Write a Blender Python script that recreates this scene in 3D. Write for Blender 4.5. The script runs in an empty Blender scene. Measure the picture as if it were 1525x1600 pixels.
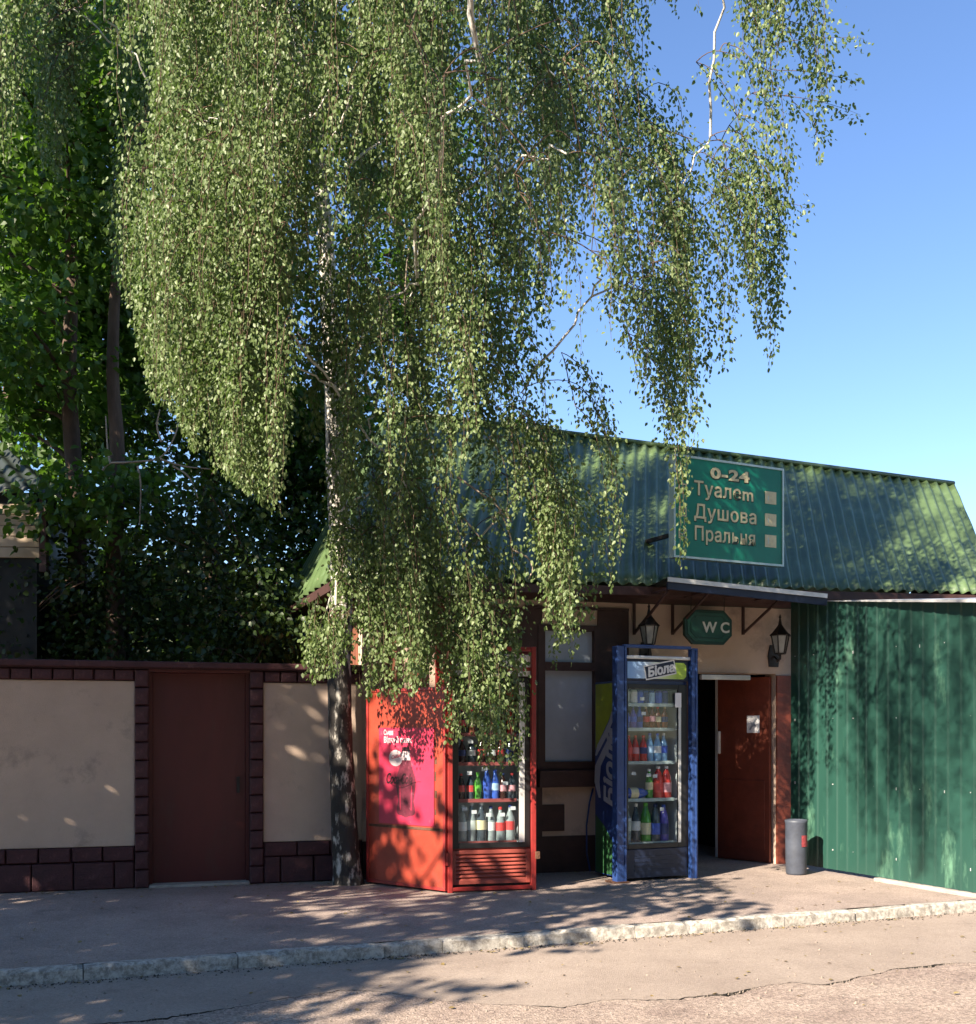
import bpy, math, random
import numpy as np
from mathutils import Vector, Matrix

random.seed(7); rng = np.random.default_rng(11)
SC = bpy.context.scene
COL = SC.collection
R = math.radians

# ------------------------------------------------------------------ camera, sky, sun, exposure
CAMZ, FPX, HOR, CX = 1.6, 1700.0, 1145.0, 762.5
cam = bpy.data.cameras.new('camera'); cam.sensor_fit = 'HORIZONTAL'; cam.sensor_width = 36
cam.lens = FPX / 1525 * 36; cam.shift_x = 0; cam.shift_y = (HOR - 800) / 1525
cam.clip_start = .1; cam.clip_end = 600
camo = bpy.data.objects.new('camera', cam); COL.objects.link(camo)
camo.location = (0, 0, CAMZ); camo.rotation_euler = (R(90), 0, 0); SC.camera = camo

SUN_EL, SUN_AZ = R(31), R(221)           # azimuth clockwise from +Y: behind the camera, to the left
w = bpy.data.worlds.new('World'); SC.world = w; w.use_nodes = True
nt = w.node_tree; nt.nodes.clear()
sky = nt.nodes.new('ShaderNodeTexSky'); sky.sky_type = 'NISHITA'; sky.sun_disc = False
sky.sun_elevation = SUN_EL; sky.sun_rotation = SUN_AZ; sky.air_density = 1.0; sky.dust_density = 0.0; sky.ozone_density = 3.0
bg = nt.nodes.new('ShaderNodeBackground'); bg.inputs[1].default_value = .080
wo = nt.nodes.new('ShaderNodeOutputWorld')
hs = nt.nodes.new('ShaderNodeHueSaturation'); hs.inputs['Saturation'].default_value = 1.08; hs.inputs['Hue'].default_value = .507
nt.links.new(sky.outputs[0], hs.inputs['Color']); nt.links.new(hs.outputs[0], bg.inputs[0]); nt.links.new(bg.outputs[0], wo.inputs[0])
sl = bpy.data.lights.new('sun', 'SUN'); sl.energy = 5.0; sl.angle = R(.45); sl.color = (1, .87, .70)
so = bpy.data.objects.new('sun', sl); COL.objects.link(so)
SDIR = Vector((math.sin(SUN_AZ) * math.cos(SUN_EL), math.cos(SUN_AZ) * math.cos(SUN_EL), math.sin(SUN_EL)))
so.rotation_euler = SDIR.to_track_quat('Z', 'Y').to_euler(); so.location = (0, 0, 30)
vs = SC.view_settings; vs.view_transform = 'Standard'; vs.look = 'None'; vs.gamma = 1; vs.exposure = 1.7
SC.render.film_transparent = False

# ------------------------------------------------------------------ materials
def lin(r, g, b):
    f = lambda c: (c / 255 / 12.92) if c / 255 <= .04045 else ((c / 255 + .055) / 1.055) ** 2.4
    return (f(r), f(g), f(b))
def pmat(name, col, rough=.6, var=.18, vs=5.0, bump=.15, bs=70.0, metal=0.0, spec=.5, dirt=None, damt=.5, ds=3.0, stretch=None, emit=0):
    m = bpy.data.materials.new(name); m.use_nodes = True; t = m.node_tree; n = t.nodes; L = t.links
    b = n['Principled BSDF']; b.inputs['Roughness'].default_value = rough; b.inputs['Metallic'].default_value = metal
    b.inputs['Specular IOR Level'].default_value = spec
    tc = n.new('ShaderNodeTexCoord'); src = tc.outputs['Object']
    if stretch:
        mp = n.new('ShaderNodeMapping'); mp.inputs['Scale'].default_value = stretch; L.new(src, mp.inputs[0]); src = mp.outputs[0]
    nz = n.new('ShaderNodeTexNoise'); nz.inputs['Scale'].default_value = vs; nz.inputs['Detail'].default_value = 6; nz.inputs['Roughness'].default_value = .65
    L.new(src, nz.inputs[0])
    cr = n.new('ShaderNodeValToRGB'); cr.color_ramp.elements[0].position = .3; cr.color_ramp.elements[1].position = .72
    cr.color_ramp.elements[0].color = (*[c * (1 - var) for c in col], 1); cr.color_ramp.elements[1].color = (*[min(1, c * (1 + var)) for c in col], 1)
    L.new(nz.outputs[0], cr.inputs[0]); out = cr.outputs[0]
    if dirt:
        n2 = n.new('ShaderNodeTexNoise'); n2.inputs['Scale'].default_value = ds; n2.inputs['Detail'].default_value = 9; n2.inputs['Roughness'].default_value = .7
        L.new(src, n2.inputs[0])
        r2 = n.new('ShaderNodeValToRGB'); r2.color_ramp.elements[0].position = .62 - .22 * damt; r2.color_ramp.elements[1].position = .70
        L.new(n2.outputs[0], r2.inputs[0])
        mx = n.new('ShaderNodeMix'); mx.data_type = 'RGBA'; L.new(r2.outputs[0], mx.inputs[0]); L.new(out, mx.inputs[6]); mx.inputs[7].default_value = (*dirt, 1)
        out = mx.outputs[2]
    L.new(out, b.inputs['Base Color'])
    if emit:
        L.new(out, b.inputs['Emission Color']); b.inputs['Emission Strength'].default_value = emit
    if bump:
        n3 = n.new('ShaderNodeTexNoise'); n3.inputs['Scale'].default_value = bs; n3.inputs['Detail'].default_value = 5
        L.new(src, n3.inputs[0])
        bp = n.new('ShaderNodeBump'); bp.inputs['Strength'].default_value = bump; bp.inputs['Distance'].default_value = .01
        L.new(n3.outputs[0], bp.inputs['Height']); L.new(bp.outputs[0], b.inputs['Normal'])
    return m
def leafmat(name, c1, c2, ct, rough=.42, tr=.32):
    m = bpy.data.materials.new(name); m.use_nodes = True; t = m.node_tree; n = t.nodes; L = t.links
    b = n['Principled BSDF']; b.inputs['Roughness'].default_value = rough; b.inputs['Specular IOR Level'].default_value = .40
    at = n.new('ShaderNodeAttribute'); at.attribute_name = 'tone'
    mx = n.new('ShaderNodeMix'); mx.data_type = 'RGBA'; mx.inputs[6].default_value = (*c1, 1); mx.inputs[7].default_value = (*c2, 1)
    L.new(at.outputs['Fac'], mx.inputs[0]); L.new(mx.outputs[2], b.inputs['Base Color'])
    tl = n.new('ShaderNodeBsdfTranslucent'); tl.inputs[0].default_value = (*ct, 1)
    ms = n.new('ShaderNodeMixShader'); ms.inputs[0].default_value = tr
    L.new(b.outputs[0], ms.inputs[1]); L.new(tl.outputs[0], ms.inputs[2]); L.new(ms.outputs[0], n['Material Output'].inputs[0])
    return m
def glassmat(name, tint=(.9, .95, .95), refl=.5):
    m = bpy.data.materials.new(name); m.use_nodes = True; t = m.node_tree; n = t.nodes; L = t.links
    n.remove(n['Principled BSDF'])
    tr = n.new('ShaderNodeBsdfTransparent'); tr.inputs[0].default_value = (*tint, 1)
    gl = n.new('ShaderNodeBsdfGlossy'); gl.inputs['Roughness'].default_value = .03; gl.inputs[0].default_value = (.9, .9, .9, 1)
    fr = n.new('ShaderNodeFresnel'); fr.inputs[0].default_value = 1.5
    mu = n.new('ShaderNodeMath'); mu.operation = 'MULTIPLY'; mu.inputs[1].default_value = refl * 2; L.new(fr.outputs[0], mu.inputs[0])
    ms = n.new('ShaderNodeMixShader'); L.new(mu.outputs[0], ms.inputs[0]); L.new(tr.outputs[0], ms.inputs[1]); L.new(gl.outputs[0], ms.inputs[2])
    L.new(ms.outputs[0], n['Material Output'].inputs[0]); return m

M = {}
M['cream'] = pmat('cream_render', (.54, .41, .325), .9, .10, 2.2, .35, 140, dirt=(.32, .25, .205), damt=.35, ds=2.0)
M['wine'] = pmat('wine_brick_paint', (.062, .018, .022), .62, .35, 9, .5, 55, dirt=(.14, .06, .055), damt=.2, ds=7)
M['mortar'] = pmat('dark_mortar', (.045, .016, .018), .9, .3, 20, .4, 90)
M['winedoor'] = pmat('wine_door_paint', (.10, .020, .018), .45, .18, 3, .08, 30, dirt=(.09, .03, .025), damt=.3, ds=4, stretch=(1, 1, .3))
M['brown'] = pmat('brown_paint', (.055, .025, .022), .6, .3, 6, .2, 60)
M['wood'] = pmat('reddish_wood', (.20, .07, .04), .7, .4, 12, .4, 60, stretch=(1, 1, .15))
M['red'] = pmat('red_orange_paint', (.30, .042, .022), .42, .22, 4, .12, 40, dirt=(.22, .045, .03), damt=.3, ds=5)
M['redframe'] = pmat('red_frame_paint', (.28, .027, .025), .38, .2, 6, .12, 40, dirt=(.15, .03, .025), damt=.2, ds=9)
M['rust'] = pmat('rust', (.10, .045, .025), .9, .5, 20, .5, 80)
M['reddoor'] = pmat('brick_red_door_paint', (.18, .040, .022), .5, .25, 5, .15, 50, dirt=(.13, .035, .022), damt=.3, ds=4)
M['grille'] = pmat('salmon_grille', (.34, .075, .056), .5, .12, 6, .05, 50)
M['poster'] = pmat('poster_print', (.46, .028, .072), .35, .15, 4, .03, 30, dirt=(.46, .14, .17), damt=.12, ds=9)
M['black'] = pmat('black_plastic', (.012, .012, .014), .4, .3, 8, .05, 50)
M['iron'] = pmat('black_iron', (.02, .016, .016), .5, .4, 12, .3, 60)
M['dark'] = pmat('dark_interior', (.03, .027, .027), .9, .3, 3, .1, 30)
M['inner'] = pmat('fridge_liner', (.62, .66, .68), .5, .1, 4, .0, 30)
M['white'] = pmat('white_paint', (.75, .75, .74), .5, .08, 6, .05, 40)
M['paper'] = pmat('paper', (.80, .80, .82), .6, .05, 6, .05, 40)
M['tag'] = pmat('price_tag_paper', (.75, .76, .78), .6, .05, 9, 0)
M['lightblue'] = pmat('pale_blue_pane', (.42, .47, .56), .3, .18, 1.6, .02, 20)
M['roof'] = pmat('green_roof_paint', (.086, .136, .055), .36, .25, 2.5, .10, 50, spec=.6, dirt=(.14, .20, .12), damt=.35, ds=2.5)
M['gate'] = pmat('green_gate_paint', (.018, .064, .050), .36, .16, 2.0, .06, 40, spec=.55, dirt=(.10, .22, .15), damt=.25, ds=3, stretch=(1, 1, .3))
M['galv'] = pmat('galvanised_edge', (.66, .66, .66), .42, .12, 6, .08, 50, metal=.35)
M['signgreen'] = pmat('teal_sign_face', (.004, .20, .125), .38, .12, 3, .05, 30)
M['signframe'] = pmat('sign_frame', (.55, .66, .62), .4, .1, 8, .05, 40, metal=.3)
M['gold'] = pmat('cream_lettering', (.72, .64, .38), .6, .15, 14, 0, dirt=(.50, .48, .30), damt=.2, ds=16)
M['goldshade'] = pmat('letter_outline', (.02, .05, .035), .6, .1, 9, 0)
M['wcgreen'] = pmat('dark_green_sign', (.012, .075, .050), .4, .2, 4, .05, 30)
M['wcrim'] = pmat('dark_green_rim', (.008, .045, .032), .45, .2, 4, .05, 30)
M['silver'] = pmat('silver_lettering', (.62, .66, .62), .4, .05, 9, 0)
M['blue'] = pmat('blue_cage_paint', (.022, .055, .19), .36, .25, 4, .12, 50, dirt=(.012, .03, .10), damt=.35, ds=6)
M['bluebody'] = pmat('blue_cabinet', (.018, .045, .17), .35, .15, 3, .03, 30)
M['navy'] = pmat('navy_plastic', (.012, .020, .050), .45, .2, 4, .05, 40)
M['lime'] = pmat('lime_print', (.26, .33, .010), .35, .25, 4, .02, 30)
M['dgreen'] = pmat('deep_green_print', (.03, .10, .04), .35, .2, 4, .02, 30)
M['swoosh'] = pmat('grey_white_print', (.34, .37, .42), .4, .1, 5, .02, 30)
M['bin'] = pmat('grey_bin', (.055, .065, .09), .55, .25, 6, .15, 50)
M['binlabel'] = pmat('red_bin_label', (.30, .05, .06), .5, .5, 60, 0)
M['asphalt'] = None
M['soil'] = pmat('soil', (.06, .05, .035), .95, .4, 3, .5, 30)
M['sidingcream'] = pmat('tan_siding', (.42, .33, .23), .7, .1, 3, .1, 40)
M['darkroof'] = pmat('dark_green_tiles', (.012, .020, .019), .6, .3, 4, .2, 40)
M['bark'] = pmat('brown_bark', (.085, .055, .040), .9, .5, 8, .9, 30, stretch=(1, 1, .25))
M['deadwood'] = pmat('dead_wood', (.36, .29, .23), .8, .3, 12, .4, 50)
M['twig'] = pmat('twig_bark', (.10, .06, .035), .7, .3, 20, 0)
M['limb'] = pmat('pale_limb_bark', (.60, .57, .51), .75, .2, 10, .4, 50, dirt=(.09, .075, .06), damt=.2, ds=8)
M['glass'] = glassmat('fridge_glass', (.93, .96, .97), .16)
M['lampglass'] = pmat('lantern_glass', (.35, .36, .34), .2, .2, 8, 0)
M['concrete'] = pmat('rough_concrete', (.36, .33, .29), .9, .25, 8, .6, 60)

def birch_bark():
    m = bpy.data.materials.new('birch_bark'); m.use_nodes = True; t = m.node_tree; n = t.nodes; L = t.links; b = n['Principled BSDF']
    b.inputs['Roughness'].default_value = .85
    tc = n.new('ShaderNodeTexCoord'); sx = n.new('ShaderNodeSeparateXYZ'); L.new(tc.outputs['Object'], sx.inputs[0])
    mr = n.new('ShaderNodeMapRange'); mr.inputs[1].default_value = 1.6; mr.inputs[2].default_value = 5.0; mr.inputs[3].default_value = .09; mr.inputs[4].default_value = -.12
    L.new(sx.outputs[2], mr.inputs[0])
    mp = n.new('ShaderNodeMapping'); mp.inputs['Scale'].default_value = (1, 1, .38); L.new(tc.outputs['Object'], mp.inputs[0])
    nz = n.new('ShaderNodeTexNoise'); nz.inputs['Scale'].default_value = 15; nz.inputs['Detail'].default_value = 7; nz.inputs['Roughness'].default_value = .6
    L.new(mp.outputs[0], nz.inputs[0])
    ad = n.new('ShaderNodeMath'); ad.operation = 'SUBTRACT'; L.new(nz.outputs[0], ad.inputs[0]); L.new(mr.outputs[0], ad.inputs[1])
    cr = n.new('ShaderNodeValToRGB'); e = cr.color_ramp.elements; e[0].position = .44; e[1].position = .56
    e[0].color = (.030, .026, .024, 1); e[1].color = (.52, .49, .44, 1)
    L.new(ad.outputs[0], cr.inputs[0]); L.new(cr.outputs[0], b.inputs['Base Color'])
    bp = n.new('ShaderNodeBump'); bp.inputs['Strength'].default_value = .9; bp.inputs['Distance'].default_value = .03
    L.new(nz.outputs[0], bp.inputs['Height']); L.new(bp.outputs[0], b.inputs['Normal'])
    return m
M['birch'] = birch_bark()

def ground_mat(name, c1, c2, speck, scale, crack=0, bump=.5, pebble=90):
    m = bpy.data.materials.new(name); m.use_nodes = True; t = m.node_tree; n = t.nodes; L = t.links; b = n['Principled BSDF']
    b.inputs['Roughness'].default_value = .92; b.inputs['Specular IOR Level'].default_value = .25
    tc = n.new('ShaderNodeTexCoord'); o = tc.outputs['Object']
    n1 = n.new('ShaderNodeTexNoise'); n1.inputs['Scale'].default_value = scale; n1.inputs['Detail'].default_value = 8; n1.inputs['Roughness'].default_value = .7; L.new(o, n1.inputs[0])
    cr = n.new('ShaderNodeValToRGB'); cr.color_ramp.elements[0].position = .35; cr.color_ramp.elements[1].position = .65
    cr.color_ramp.elements[0].color = (*c1, 1); cr.color_ramp.elements[1].color = (*c2, 1); L.new(n1.outputs[0], cr.inputs[0])
    v = n.new('ShaderNodeTexVoronoi'); v.inputs['Scale'].default_value = pebble; L.new(o, v.inputs[0])
    r2 = n.new('ShaderNodeValToRGB'); r2.color_ramp.elements[0].position = .0; r2.color_ramp.elements[1].position = 1
    r2.color_ramp.elements[0].color = (1 - speck,) * 3 + (1,); r2.color_ramp.elements[1].color = (1 + speck,) * 3 + (1,)
    sp = n.new('ShaderNodeSeparateColor'); L.new(v.outputs['Color'], sp.inputs[0]); L.new(sp.outputs[0], r2.inputs[0])
    mx = n.new('ShaderNodeMix'); mx.data_type = 'RGBA'; mx.blend_type = 'MULTIPLY'; mx.inputs[0].default_value = 1
    L.new(cr.outputs[0], mx.inputs[6]); L.new(r2.outputs[0], mx.inputs[7]); out = mx.outputs[2]
    # darker stains with a shape of their own
    n4 = n.new('ShaderNodeTexNoise'); n4.inputs['Scale'].default_value = 2.3; n4.inputs['Detail'].default_value = 10; n4.inputs['Roughness'].default_value = .75; L.new(o, n4.inputs[0])
    r4 = n.new('ShaderNodeValToRGB'); r4.color_ramp.elements[0].position = .57; r4.color_ramp.elements[1].position = .70; L.new(n4.outputs[0], r4.inputs[0])
    m4 = n.new('ShaderNodeMath'); m4.operation = 'MULTIPLY'; m4.inputs[1].default_value = .45; L.new(r4.outputs[0], m4.inputs[0])
    x4 = n.new('ShaderNodeMix'); x4.data_type = 'RGBA'; L.new(m4.outputs[0], x4.inputs[0]); L.new(out, x4.inputs[6]); x4.inputs[7].default_value = (*[c * .45 for c in c1], 1); out = x4.outputs[2]
    if crack:
        wn = n.new('ShaderNodeTexNoise'); wn.inputs['Scale'].default_value = 3; wn.inputs['Detail'].default_value = 6; L.new(o, wn.inputs[0])
        wm = n.new('ShaderNodeMix'); wm.data_type = 'RGBA'; wm.blend_type = 'LINEAR_LIGHT'; wm.inputs[0].default_value = .12; L.new(o, wm.inputs[6]); L.new(wn.outputs['Color'], wm.inputs[7])
        vc = n.new('ShaderNodeTexVoronoi'); vc.feature = 'DISTANCE_TO_EDGE'; vc.inputs['Scale'].default_value = crack; L.new(wm.outputs[2], vc.inputs[0])
        rc = n.new('ShaderNodeValToRGB'); rc.color_ramp.elements[0].position = .0; rc.color_ramp.elements[1].position = .008
        rc.color_ramp.elements[0].color = (.45, .45, .45, 1); rc.color_ramp.elements[1].color = (1, 1, 1, 1); L.new(vc.outputs[0], rc.inputs[0])
        xc = n.new('ShaderNodeMix'); xc.data_type = 'RGBA'; xc.blend_type = 'MULTIPLY'; xc.inputs[0].default_value = .8; L.new(out, xc.inputs[6]); L.new(rc.outputs[0], xc.inputs[7]); out = xc.outputs[2]
    L.new(out, b.inputs['Base Color'])
    nb = n.new('ShaderNodeTexNoise'); nb.inputs['Scale'].default_value = 45; nb.inputs['Detail'].default_value = 8; nb.inputs['Roughness'].default_value = .75; L.new(o, nb.inputs[0])
    am = n.new('ShaderNodeMath'); am.operation = 'MULTIPLY_ADD'; am.inputs[1].default_value = .6; L.new(v.outputs[0], am.inputs[0]); L.new(nb.outputs[0], am.inputs[2])
    bp = n.new('ShaderNodeBump'); bp.inputs['Strength'].default_value = bump; bp.inputs['Distance'].default_value = .012; L.new(am.outputs[0], bp.inputs['Height']); L.new(bp.outputs[0], b.inputs['Normal'])
    return m
M['grit'] = pmat('road_grit', (.22, .18, .15), .9, .5, 30, .3, 60)
M['roadold'] = ground_mat('old_gravelly_asphalt', (.27, .205, .175), (.41, .33, .275), .38, 1.6, 0, .8, 75)
M['patch'] = ground_mat('patched_asphalt', (.28, .225, .19), (.36, .295, .25), .18, 1.1, 0, .45, 130)
M['pave'] = ground_mat('worn_pavement', (.28, .225, .20), (.40, .32, .28), .24, 1.4, 0, .7, 110)

M['bitumen'] = pmat('crumbled_bitumen', (.055, .048, .042), .95, .5, 40, .8, 60)
def kerbmat():
    m = bpy.data.materials.new('whitewashed_kerb'); m.use_nodes = True; t = m.node_tree; n = t.nodes; L = t.links; b = n['Principled BSDF']; b.inputs['Roughness'].default_value = .9
    tc = n.new('ShaderNodeTexCoord'); o = tc.outputs['Object']
    oi = n.new('ShaderNodeObjectInfo'); va = n.new('ShaderNodeVectorMath'); va.operation = 'ADD'
    cb = n.new('ShaderNodeCombineXYZ'); ml = n.new('ShaderNodeMath'); ml.operation = 'MULTIPLY'; ml.inputs[1].default_value = 40; L.new(oi.outputs['Random'], ml.inputs[0]); L.new(ml.outputs[0], cb.inputs[0])
    L.new(o, va.inputs[0]); L.new(cb.outputs[0], va.inputs[1])
    n1 = n.new('ShaderNodeTexNoise'); n1.inputs['Scale'].default_value = 19; n1.inputs['Detail'].default_value = 10; n1.inputs['Roughness'].default_value = .78; L.new(va.outputs[0], n1.inputs[0])
    n2 = n.new('ShaderNodeTexNoise'); n2.inputs['Scale'].default_value = 30; n2.inputs['Detail'].default_value = 6; L.new(va.outputs[0], n2.inputs[0])
    cr = n.new('ShaderNodeValToRGB'); cr.color_ramp.elements[0].position = .42; cr.color_ramp.elements[1].position = .58; L.new(n1.outputs[0], cr.inputs[0])
    cc = n.new('ShaderNodeValToRGB'); cc.color_ramp.elements[0].color = (.15, .14, .125, 1); cc.color_ramp.elements[1].color = (.34, .31, .27, 1); L.new(n2.outputs[0], cc.inputs[0])
    mx = n.new('ShaderNodeMix'); mx.data_type = 'RGBA'; L.new(cr.outputs[0], mx.inputs[0]); L.new(cc.outputs[0], mx.inputs[6]); mx.inputs[7].default_value = (.54, .51, .46, 1)
    L.new(mx.outputs[2], b.inputs['Base Color'])
    bp = n.new('ShaderNodeBump'); bp.inputs['Strength'].default_value = .8; bp.inputs['Distance'].default_value = .015; L.new(n1.outputs[0], bp.inputs['Height']); L.new(bp.outputs[0], b.inputs['Normal'])
    return m
M['kerb'] = kerbmat()
M['birchleaf'] = leafmat('birch_leaf', (.062, .108, .026), (.205, .260, .115), (.17, .28, .055), .46, .32)
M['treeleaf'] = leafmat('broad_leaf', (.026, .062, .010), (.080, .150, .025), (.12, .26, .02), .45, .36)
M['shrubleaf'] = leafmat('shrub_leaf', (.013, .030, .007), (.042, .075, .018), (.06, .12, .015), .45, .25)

# ------------------------------------------------------------------ helpers
ORG = {}
def tag(o, label=None, cat=None, group=None, kind=None):
    if label: o['label'] = label
    if cat: o['category'] = cat
    if group: o['group'] = group
    if kind: o['kind'] = kind
    return o
def thing(name, loc, label, cat, group=None):
    o = bpy.data.objects.new(name, None); o.empty_display_size = .2; COL.objects.link(o); o.location = loc
    ORG[o.name] = Vector(loc); return tag(o, label, cat, group)
def W(px, py, Y):
    return Vector(((px - CX) / FPX * Y, Y, CAMZ + (HOR - py) / FPX * Y))
def G(px, py, z=.1):
    Y = (CAMZ - z) * FPX / (py - HOR); return Vector(((px - CX) / FPX * Y, Y, z))
class Frame:
    """s along, d towards the street, z up"""
    def __init__(f, o, ang): f.o = Vector((o[0], o[1], 0)); f.u = Vector((math.cos(ang), math.sin(ang), 0)); f.n = Vector((math.sin(ang), -math.cos(ang), 0)); f.ang = ang
    def __call__(f, s, d, z): return f.o + f.u * s + f.n * d + Vector((0, 0, z))
    def sz(f, px, py, d=0.0):
        k = (px - CX) / FPX; o = f.o + f.n * d
        # (o + u s): X = k Y
        s = (k * o.y - o.x) / (f.u.x - k * f.u.y); p = o + f.u * s
        return s, CAMZ + (HOR - py) / FPX * p.y
    def s(f, px, d=0.0): return f.sz(px, 0, d)[0]
IDF = lambda a, b, c: Vector((a, b, c))
class MB:
    def __init__(s, F=IDF): s.v = []; s.f = []; s.F = F
    def add(s, vs, fs):
        k = len(s.v); s.v += [Vector(v) for v in vs]; s.f += [[i + k for i in f] for f in fs]; return s
    def box(s, a0, a1, b0, b1, c0, c1):
        F = s.F
        return s.add([F(a, b, c) for c in (c0, c1) for b in (b0, b1) for a in (a0, a1)],
                     [(0, 1, 3, 2), (4, 6, 7, 5), (0, 4, 5, 1), (2, 3, 7, 6), (0, 2, 6, 4), (1, 5, 7, 3)])
    def tube(s, pts, rad, n=8, cap=True):
        pts = [Vector(p) for p in pts]; k = len(pts); rad = rad if hasattr(rad, '__len__') else [rad] * k
        vs = []; fs = []; ref = None
        for i, p in enumerate(pts):
            d = (pts[min(i + 1, k - 1)] - pts[max(i - 1, 0)]).normalized()
            if ref is None: ref = Vector((0, 0, 1)) if abs(d.z) < .9 else Vector((1, 0, 0))
            a = d.cross(ref); 
            if a.length < 1e-5: a = d.cross(Vector((.3, .8, .5)))
            a.normalize(); b = d.cross(a); ref = b.cross(d) if False else ref
            for j in range(n):
                t = 2 * math.pi * j / n; vs.append(p + (a * math.cos(t) + b * math.sin(t)) * rad[i])
        for i in range(k - 1):
            for j in range(n):
                fs.append((i * n + j, i * n + (j + 1) % n, (i + 1) * n + (j + 1) % n, (i + 1) * n + j))
        if cap: fs.append(tuple(range(n))[::-1]); fs.append(tuple(range((k - 1) * n, k * n)))
        return s.add(vs, fs)
    def bar(s, p, q, wd, ht):
        p = Vector(p); q = Vector(q); d = (q - p).normalized(); up = Vector((0, 0, 1)) if abs(d.z) < .95 else Vector((0, 1, 0))
        a = d.cross(up).normalized() * wd / 2; b = a.normalized().cross(d).normalized() * ht / 2
        return s.add([p - a - b, p + a - b, p + a + b, p - a + b, q - a - b, q + a - b, q + a + b, q - a + b],
                     [(0, 1, 2, 3), (7, 6, 5, 4), (0, 4, 5, 1), (1, 5, 6, 2), (2, 6, 7, 3), (3, 7, 4, 0)])
    def lathe(s, prof, c=(0, 0, 0), n=14):
        c = Vector(c); vs = []; fs = []; k = len(prof)
        for (r, z) in prof:
            for j in range(n):
                t = 2 * math.pi * j / n; vs.append(c + Vector((r * math.cos(t), r * math.sin(t), z)))
        for i in range(k - 1):
            for j in range(n): fs.append((i * n + j, i * n + (j + 1) % n, (i + 1) * n + (j + 1) % n, (i + 1) * n + j))
        fs.append(tuple(range(n))[::-1]); fs.append(tuple(range((k - 1) * n, k * n)))
        return s.add(vs, fs)
    def prism(s, poly, d0, d1):
        """poly in (s, z); extruded from depth d0 to d1 (d1 nearer the street)"""
        n = len(poly); F = s.F
        return s.add([F(a, d0, z) for a, z in poly] + [F(a, d1, z) for a, z in poly],
                     [tuple(range(n)), tuple(range(n, 2 * n))[::-1]] + [(i, i + n, (i + 1) % n + n, (i + 1) % n) for i in range(n)])
    def build(s, name, mat, parent=None, bevel=0, smooth=False, origin=None):
        if parent is not None: off = ORG[parent.name]
        elif origin is not None: off = Vector(origin)
        else:
            xs = [v.x for v in s.v]; ys = [v.y for v in s.v]; zs = [v.z for v in s.v]
            off = Vector(((min(xs) + max(xs)) / 2, (min(ys) + max(ys)) / 2, min(zs)))
        me = bpy.data.meshes.new(name); me.from_pydata([tuple(v - off) for v in s.v], [], s.f); me.validate()
        import bmesh
        bm = bmesh.new(); bm.from_mesh(me); bmesh.ops.recalc_face_normals(bm, faces=bm.faces); bm.to_mesh(me); bm.free()
        if mat: me.materials.append(mat)
        if smooth: me.polygons.foreach_set('use_smooth', [True] * len(me.polygons))
        o = bpy.data.objects.new(name, me); COL.objects.link(o)
        if parent is not None: o.parent = parent; ORG[o.name] = Vector(off)
        else: o.location = off; ORG[o.name] = Vector(off)
        if bevel:
            b = o.modifiers.new('bevel', 'BEVEL'); b.width = bevel; b.segments = 2; b.limit_method = 'ANGLE'; b.angle_limit = R(40)
        return o
def part(name, F, boxes, mat, parent, bevel=0):
    m = MB(F)
    for b in boxes: m.box(*b)
    return m.build(name, mat, parent, bevel)
def holed_wall(F, s0, s1, z0, z1, d0, d1, holes):
    """one welded wall slab with rectangular openings (s0, s1, z0, z1)"""
    ss = sorted({s0, s1, *[h[0] for h in holes], *[h[1] for h in holes]}); zz = sorted({z0, z1, *[h[2] for h in holes], *[h[3] for h in holes]})
    ss = [a for a in ss if s0 <= a <= s1]; zz = [a for a in zz if z0 <= a <= z1]
    solid = lambda i, j: 0 <= i < len(ss) - 1 and 0 <= j < len(zz) - 1 and not any(h[0] <= (ss[i] + ss[i + 1]) / 2 <= h[1] and h[2] <= (zz[j] + zz[j + 1]) / 2 <= h[3] for h in holes)
    m = MB(F); idx = {}
    def V(i, j, d):
        k = (i, j, d)
        if k not in idx: idx[k] = len(m.v); m.v.append(F(ss[i], (d0, d1)[d], zz[j]))
        return idx[k]
    for i in range(len(ss) - 1):
        for j in range(len(zz) - 1):
            if not solid(i, j): continue
            for d in (0, 1): m.f.append([V(i, j, d), V(i + 1, j, d), V(i + 1, j + 1, d), V(i, j + 1, d)])
            for (di, dj, a, b) in ((-1, 0, (i, j), (i, j + 1)), (1, 0, (i + 1, j), (i + 1, j + 1)), (0, -1, (i, j), (i + 1, j)), (0, 1, (i, j + 1), (i + 1, j + 1))):
                if not solid(i + di, j + dj): m.f.append([V(*a, 0), V(*b, 0), V(*b, 1), V(*a, 1)])
    return m
DG = None
def text_mb(body, size, F, s, d, z, ext=.003, offset=0.0, shear=0.0, align='LEFT', sx=1.0, rot=0.0, spacing=1.0):
    """lettering as geometry on plane d of frame F, baseline at (s, z)"""
    c = bpy.data.curves.new('lettering', 'FONT'); c.body = body; c.size = size; c.offset = offset; c.shear = shear; c.align_x = align; c.space_character = spacing; c.extrude = ext / 2; c.resolution_u = 3
    o = bpy.data.objects.new('lettering', c); COL.objects.link(o); dg = bpy.context.evaluated_depsgraph_get()
    me = bpy.data.meshes.new_from_object(o.evaluated_get(dg)); m = MB()
    cr, sr = math.cos(rot), math.sin(rot)
    m.v = [F(s + v.co.x * sx * cr - v.co.y * sr, d + ext / 2 + v.co.z, z + v.co.x * sx * sr + v.co.y * cr) for v in me.vertices]
    m.f = [list(p.vertices) for p in me.polygons]
    bpy.data.objects.remove(o); bpy.data.curves.remove(c); bpy.data.meshes.remove(me); return m
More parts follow.
